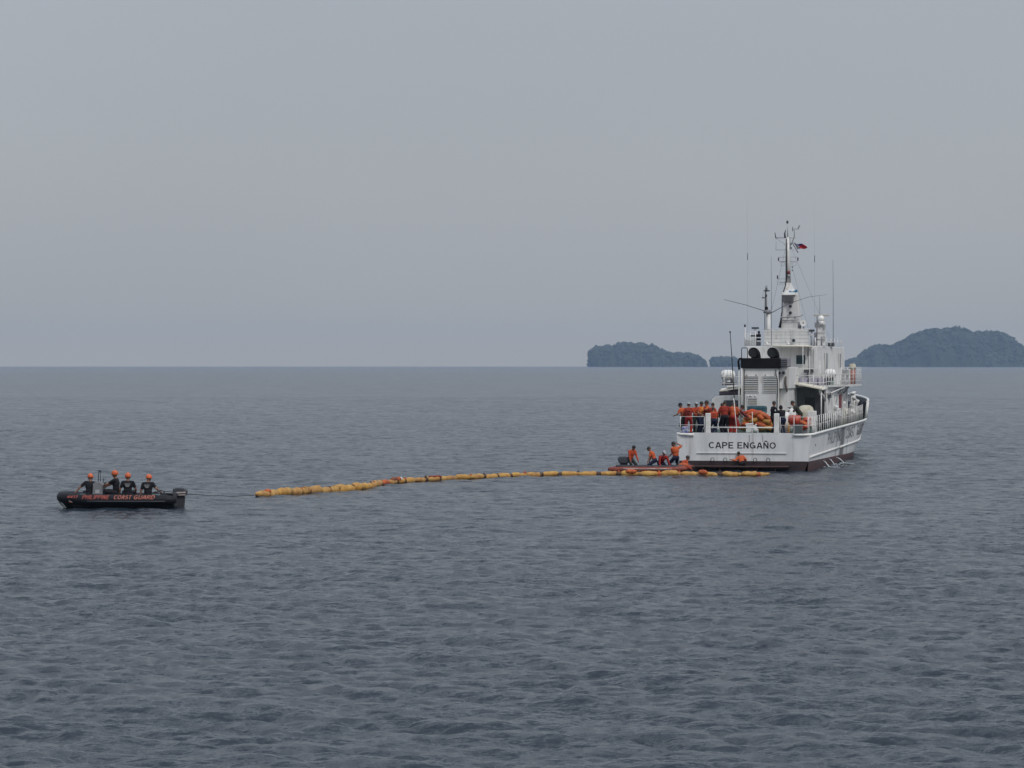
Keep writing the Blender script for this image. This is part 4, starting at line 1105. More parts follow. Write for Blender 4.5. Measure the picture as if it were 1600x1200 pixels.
MB().span(AX - .28, AX - .03, AY - .04, AY + .04, 9.78, 9.84).build('crossarm', [DGREY], ship)
MB().tube([(AX - .2, AY, 9.82), (AX - .2, AY, 10.22)], .012, 5).build('lamp_bracket', LGREY, ship)
MB().ell((AX, AY - .05, 9.95), (.06, .06, .1), 8, 6).build('lamp', [DGREY], ship)
# long thin slanted fishbone aerials
MB().tube([(AX, AY, 8.98), (-2.6, AY, 9.38), (-3.95, AY, 9.72)], [.024, .02, .014], 6).build('slant_aerial', WIRE, ship)
MB().tube([(AX + .2, AY, 8.85), (0.0, AY, 9.45), (1.2, AY, 9.85), (2.3, AY, 9.98)], [.024, .02, .012, .008], 6).build('slant_aerial', WIRE, ship)
# whip aerials
for x, y, z0, z1, r_ in ((-2.42, 18, 7.0, 15.9, .0035), (-.97, 18, 6.95, 12.3, .016), (1.39, 20, 7.0, 15.8, .0035), (2.29, 22, 7.05, 12.2, .018), (1.83, 19, 8.8, 9.9, .012)):
    MB().tube([(x, y, z0), (x, y, z0 + (z1 - z0) * .5), (x - .02, y, z1)], [r_, r_ * .85, r_ * .55], 6).build('whip_aerial', WIRE, ship)
for x, y, z in ((-2.42, 18, 12.3), (1.39, 20, 12.2)):
    MB().cyl((x, y, z - .2), (x, y, z + .2), .022, None, 6).build('aerial_joint', WIRE, ship)
# radar tower at starboard with scanner and dome
RX, RY = 1.9, 19.0
MB().hexa(ringm(RX, RY, .28, .3, 6.9) + ringm(RX, RY, .24, .25, 8.4)).build('radar_tower', [WHITE], ship, 0.02)
MB().tube([(RX - .22, RY - .3, 6.9), (RX - .2, RY - .3, 8.72)], .04, 6).build('tower_leg', GREY, ship)
for z in (7.3, 7.7, 8.1): MB().tube([(RX - .2, RY - .32, z), (RX + .3, RY - .32, z)], .018, 6).build('ladder_rung', LGREY, ship)
for x, z in ((-.32, 7.4), (-.28, 8.0), (.22, 7.2), (.26, 7.9)): MB().span(RX + x - .05, RY * 0 + RX + x + .05, RY - .36, RY - .26, z, z + .3).build('junction_box', [GREY if x < 0 else LGREY], ship)
MB().span(RX - .48, RX + .46, RY + .2, RY + .36, 8.70, 8.80).build('radar_scanner', [BRONZE], ship, 0.03)
MB().cyl((RX, RY + .28, 8.4), (RX, RY + .28, 8.7), .1, None, 10).build('scanner_motor', [LGREY], ship)
rd = MB().cyl((RX + .05, RY - .3, 8.15), (RX + .05, RY - .3, 8.4), .12, .17, 14); rd.ell((RX + .05, RY - .3, 8.52), (.2, .2, .22), 16, 10)
rd.build('satellite_dome', [TRIM], ship)
for x, h_ in ((1.55, .6), (1.72, .45), (2.15, .55)):
    MB().tube([(x, 17.2, 6.9), (x, 17.2, 6.9 + h_)], .05, 7).build('horn_post', GREY, ship)
MB().span(1.3, 1.62, 17.9, 18.1, 7.75, 7.88).build('roof_box', [DGREY], ship, 0.02)
MB().tube([(1.45, 18.0, 6.9), (1.45, 18.0, 7.75)], .06, 8).build('box_post', LGREY, ship)
sl = MB().cyl((.95, 18.2, 7.88), (.95, 18.2, 8.1), .05, None, 8).build('searchlight', [LGREY], ship)
MB().cyl((.95, 18.3, 8.27), (.95, 18.02, 8.27), .17, .2, 16).build('light_housing', [TRIM], sl)
MB().cyl((.95, 18.015, 8.27), (.95, 18.005, 8.27), .04, None, 10).build('light_bulb', [LENS], sl)
MB().cyl((.68, 18.4, 7.9), (.68, 18.4, 8.35), .1, .12, 10).build('ventilator', [GREY], ship)
# life raft canisters in their cradles, man-size red container
def raft(label, x, y, z, rx, ry, rz_):
    t = empty('life_raft', S(x, y, z), -TH, label, 'life raft', 'life raft canisters on the upper deck')
    m_ = MB(); rows_ = []
    for k in range(13):
        w = -1 + 2 * k / 12
        q = (1 - abs(w) ** 4) ** .5 if abs(w) < 1 else 0.0
        rows_.append([(w * rx, math.cos(a_) * ry * max(q, .02), rz_ + math.sin(a_) * rz_ * max(q, .02)) for a_ in np.linspace(0, 2 * math.pi, 16, endpoint=False)])
    m_.grid(rows_, 0, True, True).build('canister', [TRIM], t)
    for k in (-.45, 0, .45):
        MB().tube([(k * rx, math.cos(a_) * ry * 1.0, rz_ + math.sin(a_) * rz_ * 1.0) for a_ in np.linspace(0, 2 * math.pi, 17)], .018, 5).build('strap', [LGREY], t)
    for k in (-.5, .5): MB().span(k * rx - .04, k * rx + .04, -ry * .8, ry * .8, -.12, .06).build('cradle', [DGREY], t)
raft('white life raft canister beside the funnel on the port upper deck', -2.88, 13.2, 4.86, .45, .30, .30)
raft('white life raft canister behind the starboard upper deck rail', 2.62, 17.6, 4.93, .36, .32, .29)
MB().span(-3.2, -2.5, 13.0, 13.4, 4.56, 4.74).build('raft_stand', [DGREY], ship)
MB().span(2.4, 2.85, 17.4, 17.8, 4.56, 4.80).build('raft_stand', [mat('pale green cover', (0.2, 0.3, 0.24), 0.7)], ship)
rc = empty('red_canister', S(3.36, 23.0, 4.56), -TH, 'upright faded red cylinder with a pale cap on the bridge wing', 'canister')
MB().cyl((0, 0, 0), (0, 0, .95), .19, .19, 14).build('canister_body', [REDP], rc)
MB().tube([(0, 0, .95), (0, 0, 1.05), (0, 0, 1.22), (0, 0, 1.27)], [.22, .22, .19, .12], 14).build('canister_cap', [CANV], rc)
for y, mt_ in ((21.0, LGREY), (22.0, WHITE)): MB().span(2.9, 3.3, y, y + .5, 4.56, 5.5).build('wing_locker', [mt_], ship, 0.03)
MB().span(2.3, 2.62, 19.0, 19.5, 4.56, 5.5).build('wing_locker', [DGREY], ship, 0.03)
for y in (19.5, 22.5): # bridge wing struts
    MB().tube([(2.86, y, 4.0), (3.2, y, 4.43)], .05, 6).build('wing_strut', LGREY, ship)
MB().tube([(2.86, 14.0, 4.0), (3.25, 19.5, 4.40)], .04, 6).build('wing_strut', TRIM, ship)
# mast stays
for a_, b_2 in (((-.2, MY, 13.4), (-2.3, 24, 6.95)), ((-.18, MY, 12.7), (.9, 23, 6.95)), ((-.2, MY, 13.4), (1.9, 25, 6.95))):
    MB().tube([a_, b_2], .006, 4).build('stay_wire', WIRE, ship)
# anchor pocket mark, overboard outlets on starboard
for y, z in ((2.4, 1.38),): MB().span(hx(y, z) - .03, hx(y, z) + .012, y - .1, y + .1, z - .06, z + .06).build('fairlead', [LENS], ship)
for y in (6.4, 9.3, 12.6): MB().cyl((hx(y, .38) - .05, y, .38), (hx(y, .38) + .03, y, .38), .06, None, 10).build('outlet', [DGREY], ship)

# ---- flags
def flag(name, label, pts, cols, mats):
    mb = MB()
    nu, nv = len(pts), len(pts[0])
    for i in range(nu - 1):
        for j in range(nv - 1):
            mb._add([pts[i][j], pts[i+1][j], pts[i+1][j+1], pts[i][j+1]], [(0, 1, 2, 3)], cols(i / (nu - 1), (j + .5) / (nv - 1)), True)
    o = mb.build(name, mats)
    o.location = S(0, 0, 0); o.rotation_euler = (0, 0, -TH)
    so = o.modifiers.new('thickness', 'SOLIDIFY'); so.thickness = .004
    return tag(o, label, 'flag')
fp = []
for i in range(13):
    u = i / 12; row = []
    for j in range(9):
        v = j / 8
        hx_, hz_ = .12 + .26 * (1 - v), 13.16 - (1 - v) * .42      # along the gaff
        squeeze = 1 - .55 * u
        x = hx_ + u * .62 + .03 * math.sin(u * 9)
        z = 12.96 + (hz_ - 12.96) * squeeze + .02 + .04 * math.sin(u * 7 + v * 2) - .02 * u
        row.append((x, MY + .07 * math.sin(u * 10 + v * 3) + .03, z))
    fp.append(row)
def fcol(u, v):
    if u < .44 - abs(v - .5) * .8 + .02: return 2 if not (.12 < u < .22 and abs(v - .5) < .14) else 3
    return 1 if v > .5 + .25 * min(1, u * 1.4) else 0
flag('flag', 'red, blue and white national flag blowing from the mast gaff', fp, fcol, [FLR, FLB, FLW, FLY])
fp = [[(-.02 + .52 * i / 10, MY - .78 + .05 * math.sin(i * .9), 10.18 - .05 * math.sin(i * .5) + (j - 1.5) * .045 * (1 + .3 * math.sin(i))) for j in range(4)] for i in range(11)]
flag('pennant', 'small blue pennant flying beside the mast neck', fp, lambda u, v: 0, [PEN])

# ---- cooling-water streams
def stream(label, y, side, drop):
    z0 = .38; x0 = hx(y, z0) + .02
    t = empty('water_jet', S(x0, y, 0), -TH, label, 'water jet', 'cooling water streams on the starboard side')
    m_ = MB(); pts = []; rs_ = []
    for k in range(9):
        w = k / 8
        pts.append((side * w + .02 * rnd.uniform(-1, 1), -.15 * w, z0 - drop * (.15 * w + .85 * w * w))); rs_.append(.022 + .022 * w + rnd.uniform(-.009, .009))
    m_.tube(pts, rs_, 7).build('stream', [FOAM], t)
    sp_ = MB()
    for k in range(34):
        a_ = rnd.uniform(0, 6.28); r_ = abs(rnd.gauss(0, .22))
        sp_.ell((side + math.cos(a_) * r_ * 1.6, -.15 + math.sin(a_) * r_ * 1.3, rnd.uniform(-.01, .06)), (rnd.uniform(.03, .1), rnd.uniform(.03, .1), rnd.uniform(.015, .03)), 6, 4)
    so_ = sp_.build('splash', [FOAM], t); so_['kind'] = 'stuff'
stream('cooling-water stream nearest the stern, pouring from the red hull band', 6.4, .38, .38)
stream('middle one of three water streams pouring from the hull side', 9.3, .36, .38)
stream('thickest water stream, farthest forward below the sooty hull stain', 12.6, .55, .38)

# ------------------------------------------------------------------ things on the aft deck
ZD = 1.99
def deck_thing(name, x, y, z, label, cat, rz=0.0, group=None): return empty(name, S(x, y, z), -TH + rz, label, cat, group)
# heap of folded oil boom
t = deck_thing('folded_boom', .2, 4.2, ZD, 'heap of folded orange and ochre oil boom on the aft deck', 'oil boom')
rb = random.Random(4)
for k in range(13):
    z = .16 + .21 * (k // 3) + rb.uniform(-.03, .03); yb = -.55 + .5 * (k % 3)
    pts = []; w0 = 1.05 - .1 * (k // 3)
    for i in range(12):
        w = -1 + 2 * i / 11
        hgt = 1.0 - .38 * max(0, w) ** 1.3 - .15 * max(0, -w)
        pts.append((w * w0 + .1, yb + .09 * math.sin(i * 1.3 + k), max(.13, z * hgt + .05 * math.sin(i * 1.7 + k * 2)) + .12))
    rs_ = [.15 * (0.75 + .35 * abs(math.sin(i * .8 + k))) for i in range(12)]
    MB().tube(pts, rs_, 9).build('boom_fold', [(YEL, YEL2, YEL, ORGF, YEL, YEL2, YEL, YEL2, YEL, ORGF, YEL, YEL2, ORGF)[k]], t)
MB().tube([(-.85, -.3, 1.05), (-.3, -.32, 1.16), (.3, -.3, 1.0), (.75, -.3, .8)], [.1, .17, .15, .09], 9).build('boom_fold', [mat('orange red fabric', (0.52, 0.07, 0.02), 0.7)], t)
# tarps and boxes
t = deck_thing('tarp_bundle', -.15, 6.2, ZD, 'teal tarpaulin bundle stacked behind the folded boom', 'tarp')
MB().box((0, 0, .5), (1.1, .9, 1.0)).build('tarp_base', [TEAL], t, .08)
MB().box((0, -.02, 1.24), (1.05, .85, .44)).build('tarp_roll', [TEAL], t, .12)
MB().box((0, -.44, 1.13), (1.08, .03, .05), (0, R(3), 0)).build('lashing', [LGREY], t)
t = deck_thing('blue_tarp', .98, 5.2, ZD, 'crumpled blue tarpaulin beside the officer in black', 'tarp')
MB().hexa([(-.45, -.4, 0), (.5, -.4, 0), (.5, .4, 0), (-.45, .4, 0), (-.2, -.1, .78), (.4, -.2, 1.22), (.35, .2, 1.18), (-.3, .2, .72)]).build('tarp_heap', [BLUE], t, .1)
t = deck_thing('foam_box', .16, 1.5, ZD + .07, 'white foam ice box in front of the folded boom', 'box')
MB().box((0, 0, .2), (.46, .34, .4)).build('box_body', [STYRO], t, .02)
MB().box((-.06, 0, .46), (.40, .36, .09), (0, R(-6), 0)).build('lid', [STYRO], t, .02)
t = deck_thing('plastic_bag', .46, 1.2, ZD + .07, 'small white plastic bag beside the foam box', 'bag')
MB().ell((0, 0, .17), (.14, .13, .18), 9, 7).build('bag_body', [STYRO], t)
MB().tube([(0, 0, .3), (.03, 0, .42), (.07, .02, .45)], [.06, .035, .05], 6).build('bag_knot', [STYRO], t)
t = deck_thing('water_drum', -3.02, 3.2, ZD, 'pale grey upright drum among the crew at port', 'drum')
MB().cyl((0, 0, 0), (0, 0, 1.0), .22, None, 16).build('drum_body', [LGREY], t)
for z in (.3, .62): MB().cyl((0, 0, z), (0, 0, z + .05), .232, None, 16).build('drum_hoop', [GREY], t)
MB().cyl((0, 0, 1.0), (0, 0, 1.06), .2, .1, 16).build('drum_lid', [STYRO], t)
t = deck_thing('package_bag', -3.34, .8, ZD, 'pale bag printed in blue standing at the port quarter rail', 'bag')
MB().box((0, 0, .2), (.36, .3, .42)).build('bag_body', [mat('printed sack', (0.4, 0.42, 0.5), 0.7, (0.08, 0.1, 0.35), 7, lo=.45, hi=.6)], t, .07)
MB().box((.12, .0, -.0 + .03), (.62, .4, .06)).build('bag_base', [GREY], t, .01)
for k, (x, y, lab) in enumerate(((-1.62, 3.2, 'slim white jug standing behind the crew at port post'), (-.96, 3.4, 'white jug with a red cap between two crewmen'))):
    t = deck_thing('white_jug', x, y, ZD, lab, 'jug')
    MB().tube([(0, 0, 0), (0, 0, .75), (0, 0, .95), (0, 0, 1.02)], [.15, .15, .09, .05], 12).build('jug_body', [STYRO], t)
    MB().cyl((0, 0, 1.02), (0, 0, 1.1), .05, None, 10).build('jug_cap', [DRED], t)
t = deck_thing('red_drum', 2.35, 3.2, ZD + .42, 'red orange drum lying on its side by the starboard rail', 'drum')
MB().cyl((-.32, 0, .28), (.34, 0, .28), .29, None, 18).build('drum_body', [DRED], t)
for x in (-.1, .12): MB().cyl((x - .02, 0, .28), (x + .02, 0, .28), .305, None, 18).build('drum_hoop', [DRED], t)
t = deck_thing('drum_rack', 2.35, 3.2, ZD, 'low red rack carrying the drum', 'rack')
for x in (-.3, .3):
    for y in (-.25, .25): MB().span(x - .03, x + .03, y - .03, y + .03, 0, .42).build('leg', [DRED], t)
MB().span(-.36, .36, -.3, .3, .39, .42).build('shelf', [DRED], t)
t = deck_thing('step_ladder', 2.16, 1.4, ZD, 'small yellow step ladder at the starboard stern rail', 'ladder')
for sg in (-1, 1):
    MB().tube([(.17 * sg, -.2, 0), (.10 * sg, 0, .62)], .022, 6).build('rail', [YLAD], t)
    MB().tube([(.17 * sg, .25, 0), (.10 * sg, 0.03, .62)], .018, 6).build('brace', [YLAD], t)
for k in range(3): MB().box((0, -.2 + .07 * (k + .6), .1 + .17 * k + .05), (.3 - .04 * k, .09, .02)).build('step', [YLAD], t)
t = deck_thing('grey_crate', 2.72, 1.7, ZD, 'dark grey box on deck below the red cloth', 'crate')
MB().box((0, 0, .24), (.48, .5, .48)).build('crate_body', [mat('slate plastic', (0.1, 0.12, 0.13), 0.6)], t, .02)
MB().box((0, 0, .5), (.52, .54, .05)).build('lid', [DGREY], t, .01)
t = deck_thing('vest_pile', 2.98, 2.4, ZD + .05, 'pile of red orange life jackets by the starboard rail', 'life jackets')
for k in range(6):
    MB().ell((rb.uniform(-.18, .18), rb.uniform(-.2, .2), .2 + .11 * k), (.27, .22, .13), 10, 7, (rb.uniform(-.5, .5), rb.uniform(-.5, .5), rb.uniform(0, 3))).build('life_jacket', [(ORGF, DRED, ORG)[k % 3]], t)
MB().span(-.25, .25, -.25, .25, -.05, .14).build('pallet', [GREY], t)
t = deck_thing('winch', 2.72, 5.2, ZD, 'deck reel under a cream canvas cover with mustard cloth', 'winch')
m_ = MB(); rows_ = []
for k in range(9):
    w = -1 + 2 * k / 8; q = math.sqrt(max(.05, 1 - w ** 4)); rows_.append([(w * .5, math.cos(a_) * .5 * q, .9 + math.sin(a_) * .62 * q) for a_ in np.linspace(0, 2 * math.pi, 16, endpoint=False)])
m_.grid(rows_, 0, True, True).build('canvas_cover', [CANV], t)
MB().ell((-.22, -.35, .85), (.2, .16, .3), 10, 7).build('cloth', [OLV], t)
for x in (-.5, .52): MB().hexa([(x - .04, -.4, 0), (x + .04, -.4, 0), (x + .04, .4, 0), (x - .04, .4, 0), (x - .04, -.12, .9), (x + .04, -.12, .9), (x + .04, .12, .9), (x - .04, .12, .9)]).build('frame', [WHITE], t)
t = deck_thing('notice_board', 3.2, 4.1, ZD, 'white square cabinet on legs at the starboard rail', 'cabinet')
MB().span(-.25, .25, -.12, .12, .66, 1.22).build('cabinet_body', [TRIM], t, .02)
MB().span(-.21, .21, -.135, -.122, .70, 1.18).build('cabinet_door', [STYRO], t)
for x in (-.2, .2): MB().span(x - .025, x + .025, -.1, .1, 0, .66).build('leg', [TRIM], t)
t = deck_thing('plastic_chair', 3.28, 2.6, ZD, 'white plastic chair on the starboard side deck', 'chair')
MB().box((0, 0, .43), (.42, .42, .035)).build('seat', [STYRO], t, .01)
MB().box((0, .2, .68), (.42, .04, .45)).build('backrest', [STYRO], t, .01)
for x in (-.18, .18):
    for y in (-.18, .18): MB().cyl((x * 1.1, y * 1.1, 0), (x, y, .42), .022, .022, 6).build('leg', [STYRO], t)
for k, (x, y, lab) in enumerate(((3.25, 6.4, 'coil of dark rope on side deck aft of the deckhouse'), (3.25, 8.6, 'dark gear bundle on side deck under the canopy'), (3.2, 10.6, 'dark canister row at the foot of the canopy pillar'))):
    t = deck_thing('gear_bundle', x, y, ZD + .08, lab, 'gear')
    for j in range(4): MB().ell((rb.uniform(-.1, .1), -.35 + .23 * j, .22), (.14, .14, rb.uniform(.18, .34)), 9, 7).build('gear_piece', [(DGREY, BLACK, OLIVE, GREY)[(j + k) % 4]], t)
t = deck_thing('white_sack', 1.78, 4.0, ZD, 'white crumpled sack behind the two people in black', 'sack')
MB().ell((0, 0, .55), (.36, .3, .62), 12, 9).build('sack_body', [STYRO], t)
MB().ell((.3, .1, .95), (.25, .22, .42), 10, 8).build('sack_neck', [STYRO], t)

# ------------------------------------------------------------------ people on the ship
def crew(label, x, y, face, z=ZD, **k): return person(label, S(x, y, z), face - 13, group='crew on the stern deck', **k)
crew('crewman in orange shirt and dark trousers leaning over the port corner rail', -3.42, 1.0, 62, lean=14, side=-6, hl=(-.3, .42, 1.0), hr=(.28, .42, 1.02), top=ORGL, pants=OLIVE, sleeves='short', headgear='cap', head=(-10, 10))
crew('crewman in red overalls and pale cap with his back turned', -3.14, .75, 4, lean=6, hl=(-.25, .3, 1.05), hr=(.27, .3, 1.05), top=ORG, pants=RED, sleeves='short', headgear='palecap', vest=ORGD, head=(-12, 0))
crew('masked crewman in orange with one arm stretched out to the right', -2.98, 2.3, 205, lean=2, hl=(-.62, .12, 1.26), hr=(.3, .16, .9), top=ORG, pants=OLIVE, sleeves='long', headgear='palecap')
crew('crewman in bright yellow orange life vest and navy trousers by the white post', -2.66, 1.5, 250, lean=8, hl=(-.45, .3, 1.3), hr=(.3, .34, 1.0), top=ORG, pants=NAVY, sleeves='short', vest=ORGY, head=(-8, -20), scale=1.04)
crew('tall crewman reaching left between the orange crowd at port', -2.36, 2.7, 110, lean=6, hl=(-.3, .4, 1.3), hr=(.34, .35, 1.25), top=ORGL, pants=NAVY, sleeves='long', scale=1.06)
crew('crewman in dark red vest right of the white port post', -2.02, 1.5, 330, lean=10, hl=(-.3, .34, 1.0), hr=(.3, .3, .95), top=ORG, pants=NAVY, sleeves='short', vest=ORGD, head=(-12, 10))
crew('stooping crewman in orange life vest beside the port post', -1.78, 1.0, 20, lean=26, hip=(0, -.1, .80), hl=(-.26, .38, .72), hr=(.3, .36, .7), top=ORG, pants=NAVY, sleeves='short', vest=ORG, head=(-8, 0), scale=.93)
crew('crewman in maroon shirt and black trousers at the middle of the stern', -1.24, 1.4, 15, lean=7, hl=(-.24, .3, .95), hr=(.27, .3, 1.0), top=ORGD, pants=BLKC, sleeves='long', head=(-16, -10), scale=1.06)
crew('crewman in orange shirt looking down behind the maroon one', -1.0, 2.2, 350, lean=12, hl=(-.2, .4, .95), hr=(.22, .4, .95), top=ORGL, pants=ORGD, sleeves='long', head=(-18, 0))
crew('short crewman in bright orange half hidden behind the maroon shirt', -1.52, 2.7, 40, lean=8, hl=(-.24, .3, 1.0), hr=(.3, .3, .9), top=ORGL, pants=NAVY, sleeves='short', head=(-14, 0), scale=.98)
crew('crewman in dark orange with a navy cap, deep in the port crowd', -2.62, 3.1, 300, lean=4, hl=(-.3, .3, 1.1), hr=(.3, .3, 1.0), top=ORGD, pants=NAVY, sleeves='long', headgear='cap', head=(-8, 0), scale=1.03)
crew('crewman in orange top and red trousers left of the boom heap', -.8, 1.5, 340, lean=9, hl=(-.22, .32, .98), hr=(.3, .36, .95), top=ORGL, pants=RED, sleeves='short', head=(-18, 0), scale=1.04)
crew('crewman in dark maroon bending over the folded boom', -.66, 2.6, 285, lean=34, hip=(0, -.18, .86), hl=(-.2, .55, .82), hr=(.22, .55, .85), top=mat('maroon cotton', (0.16, 0.022, 0.03), .85), pants=ORGD, sleeves='long', head=(-6, 0))
crew('officer in black uniform with a pale sleeve patch behind the starboard post', 1.36, 1.7, 300, lean=3, hl=(-.2, .4, 1.08), hr=(.24, .42, 1.05), top=BLKC, pants=BLKC, sleeves='long', head=(-6, 30), patch=True, scale=1.05)
crew('hooded crew member in black top and navy trousers bending right of the starboard post', 2.0, .85, 45, lean=16, hip=(0, -.06, .86), hl=(-.3, .4, 1.0), hr=(.26, .3, .8), top=BLKC, pants=NAVY, sleeves='long', headgear='hood', head=(-10, 0), scale=.95)
crew('crewman in dark olive stooping in front of the cream covered reel', 2.42, 4.4, 100, lean=38, hip=(0, -.1, 1.0), hl=(-.3, .5, 1.15), hr=(.3, .45, 1.3), top=OLIVE, pants=OLIVE, sleeves='long', headgear='hair', scale=1.05)

# man squatting on the stern platform
person('crewman squatting on the stern platform below the ship name, holding a grab handle', S(.0, -.36, .30), 10, group='crew at the waterline', hip=(0, -.02, .17), lean=40, side=-16, hl=(-.62, .22, .36), hr=(.26, .30, .22),
       fl=(-.18, .1, .06), fr=(.2, .1, .06), top=ORGL, pants=BLKC, sleeves='long', head=(10, 20), scale=.9)

# ------------------------------------------------------------------ inflatable builder
def arc_tube_path(L, B, bow_rise):
    P = []
    xs0 = -L / 2
    for x in np.linspace(xs0, L / 2 - B * .75, 9): P.append((x, -B / 2, 0))
    cx = L / 2 - B * .75
    for a_ in np.linspace(-90, 90, 13)[1:-1]:
        c, s_ = math.cos(R(a_)), math.sin(R(a_))
        P.append((cx + c * B * .75, s_ * B / 2, bow_rise * c ** 1.5))
    for x in np.linspace(L / 2 - B * .75, xs0, 9): P.append((x, B / 2, 0))
    return P

def outboard(t, x, z, s_=1.0, yaw=0.0, stripes=True):
    cw = MB()
    pf = [(-.16, 0), (-.30, .06), (-.34, .26), (-.26, .38), (.1, .40), (.26, .34), (.28, .1), (.2, 0)]
    n = len(pf); rows_ = []
    for y, k in ((-.19, .82), (-.15, 1), (.15, 1), (.19, .82)): rows_.append([(x + p[0] * s_ * k, y * s_, z + (p[1] - .2) * s_ * k + .2 * s_) for p in pf])
    cw.grid(rows_, 0, False, True); cw._add(rows_[0], [tuple(range(n))], 0); cw._add(rows_[-1], [tuple(range(n))], 0)
    o = cw.build('outboard_motor', [MOTOR], t, .02 * s_)
    if stripes:
        MB().hexa([(x - .29 * s_, .15 * s_, z + .17 * s_), (x + .12 * s_, .15 * s_, z + .15 * s_), (x + .12 * s_, .197 * s_, z + .15 * s_), (x - .29 * s_, .197 * s_, z + .17 * s_),
                   (x - .29 * s_, .15 * s_, z + .22 * s_), (x + .12 * s_, .15 * s_, z + .20 * s_), (x + .12 * s_, .197 * s_, z + .20 * s_), (x - .29 * s_, .197 * s_, z + .22 * s_)]).build('cowl_stripe', [LETW], o)
        MB().span(x - .29 * s_, x + .02, .15 * s_, .199 * s_, z + .07 * s_, z + .10 * s_).build('cowl_stripe', [LETW], o)
    MB().hexa([(x - .18 * s_, -.07 * s_, z - .75 * s_), (x + .08 * s_, -.05 * s_, z - .75 * s_), (x + .08 * s_, .05 * s_, z - .75 * s_), (x - .18 * s_, .07 * s_, z - .75 * s_),
               (x - .24 * s_, -.1 * s_, z + .01), (x + .2 * s_, -.1 * s_, z + .01), (x + .2 * s_, .1 * s_, z + .01), (x - .24 * s_, .1 * s_, z + .01)]).build('leg_housing', [DGREY], o, .015)
    MB().span(x - .3 * s_, x + .05 * s_, -.16 * s_, .16 * s_, z - .62 * s_, z - .6 * s_).build('cavitation_plate', [DGREY], o)
    MB().tube([(x + .15 * s_, 0, z + .05), (x + .55 * s_, -.05, z + .12)], [.035, .03], 7).build('tiller', [BLACK], o)
    return o

# ------------------------------------------------------------------ black rigid inflatable, bow to the left
RB = Vector((-15.68, 115.5, 0.0)); RZ = R(180 - 3)
TR_ = .22
rhib = empty('inflatable_boat', RB, RZ, 'black rigid inflatable boat with orange lettering on its tube, bow to the left', 'boat')
TL, TBm = 4.78, 1.62
path = arc_tube_path(TL, TBm, .08)
zc = .375
rad = [.13, .195] + [.22] * (len(path) - 4) + [.18, .12]
MB().tube([(p[0], p[1], zc + p[2]) for p in path], rad, 16).build('buoyancy_tube', [RUBBER], rhib)
MB().tube([(p[0], p[1] * 1.262 if abs(p[1]) > .5 else p[1] * 1.2, zc + p[2] - .05) for p in path[-9:-1]], .025, 6).build('rubbing_strake', [DGREY], rhib)
hl_ = MB(); rows_ = []
for x, w, d, zt_ in ((-2.25, .62, -.18, .3), (-1.5, .66, -.22, .3), (0, .66, -.24, .3), (1.2, .52, -.16, .32), (1.85, .30, -.10, .34), (2.2, .16, .0, .40), (2.40, .03, .22, .44)):
    rows_.append([(x, -w, zt_), (x, -w * .9, .06 + (.3 if x > 2 else 0)), (x, 0, d), (x, w * .9, .06 + (.3 if x > 2 else 0)), (x, w, zt_)])
hl_.grid(rows_, 0, False); hl_._add(rows_[0], [(0, 1, 2, 3, 4)], 0)
hl_.build('boat_hull', [RHULL], rhib)
MB().span(-2.2, 1.5, -.62, .62, .26, .30).build('floor', [GREY], rhib)
MB().span(-2.28, -2.2, -.64, .64, .1, .66).build('transom_board', [DGREY], rhib, .02)
MB().tube([(2.56, -.05, .5), (2.5, -.03, .22), (2.28, 0, .02), (2.0, 0, -.12)], .035, 7).build('keel_guard', [LGREY], rhib)
# console with wheel, light mast
cs = MB().prism([(.68, .30), (1.09, .30), (1.05, 1.00), (.95, 1.07), (.76, 1.07), (.67, .96)], -.02, .46)
cs = cs.build('console', [mat('grey console', (0.2, 0.21, 0.225), 0.5, (0.15, 0.155, 0.165), 3)], rhib, .02)
MB().span(.79, .96, .462, .472, .62, .76).build('console_label', [LGREY], cs)
MB().tube([(.60, .24 + .17 * math.cos(a_), .88 + .17 * math.sin(a_)) for a_ in np.linspace(0, 2 * math.pi, 15)], .016, 6).build('wheel', [BLACK], cs)
MB().tube([(.69, .2, 1.03), (.66, .2, 1.22)], .014, 6).build('windscreen_frame', [CABLE], cs)
MB().tube([(.87, .3, 1.05), (.84, .3, 1.50)], .016, 6).build('light_mast', [CABLE], rhib)
MB().tube([(.78, .3, 1.05), (.78, .3, 1.47)], .012, 6).build('aerial', [CABLE], rhib)
MB().span(.76, .85, .27, .33, 1.48, 1.53).build('mast_lamp', [CABLE], rhib)
sea_ = MB().span(-.55, .1, -.3, .3, .30, .62).build('seat_box', [DGREY], rhib, .04)
outboard(rhib, -2.36, .47, .95)
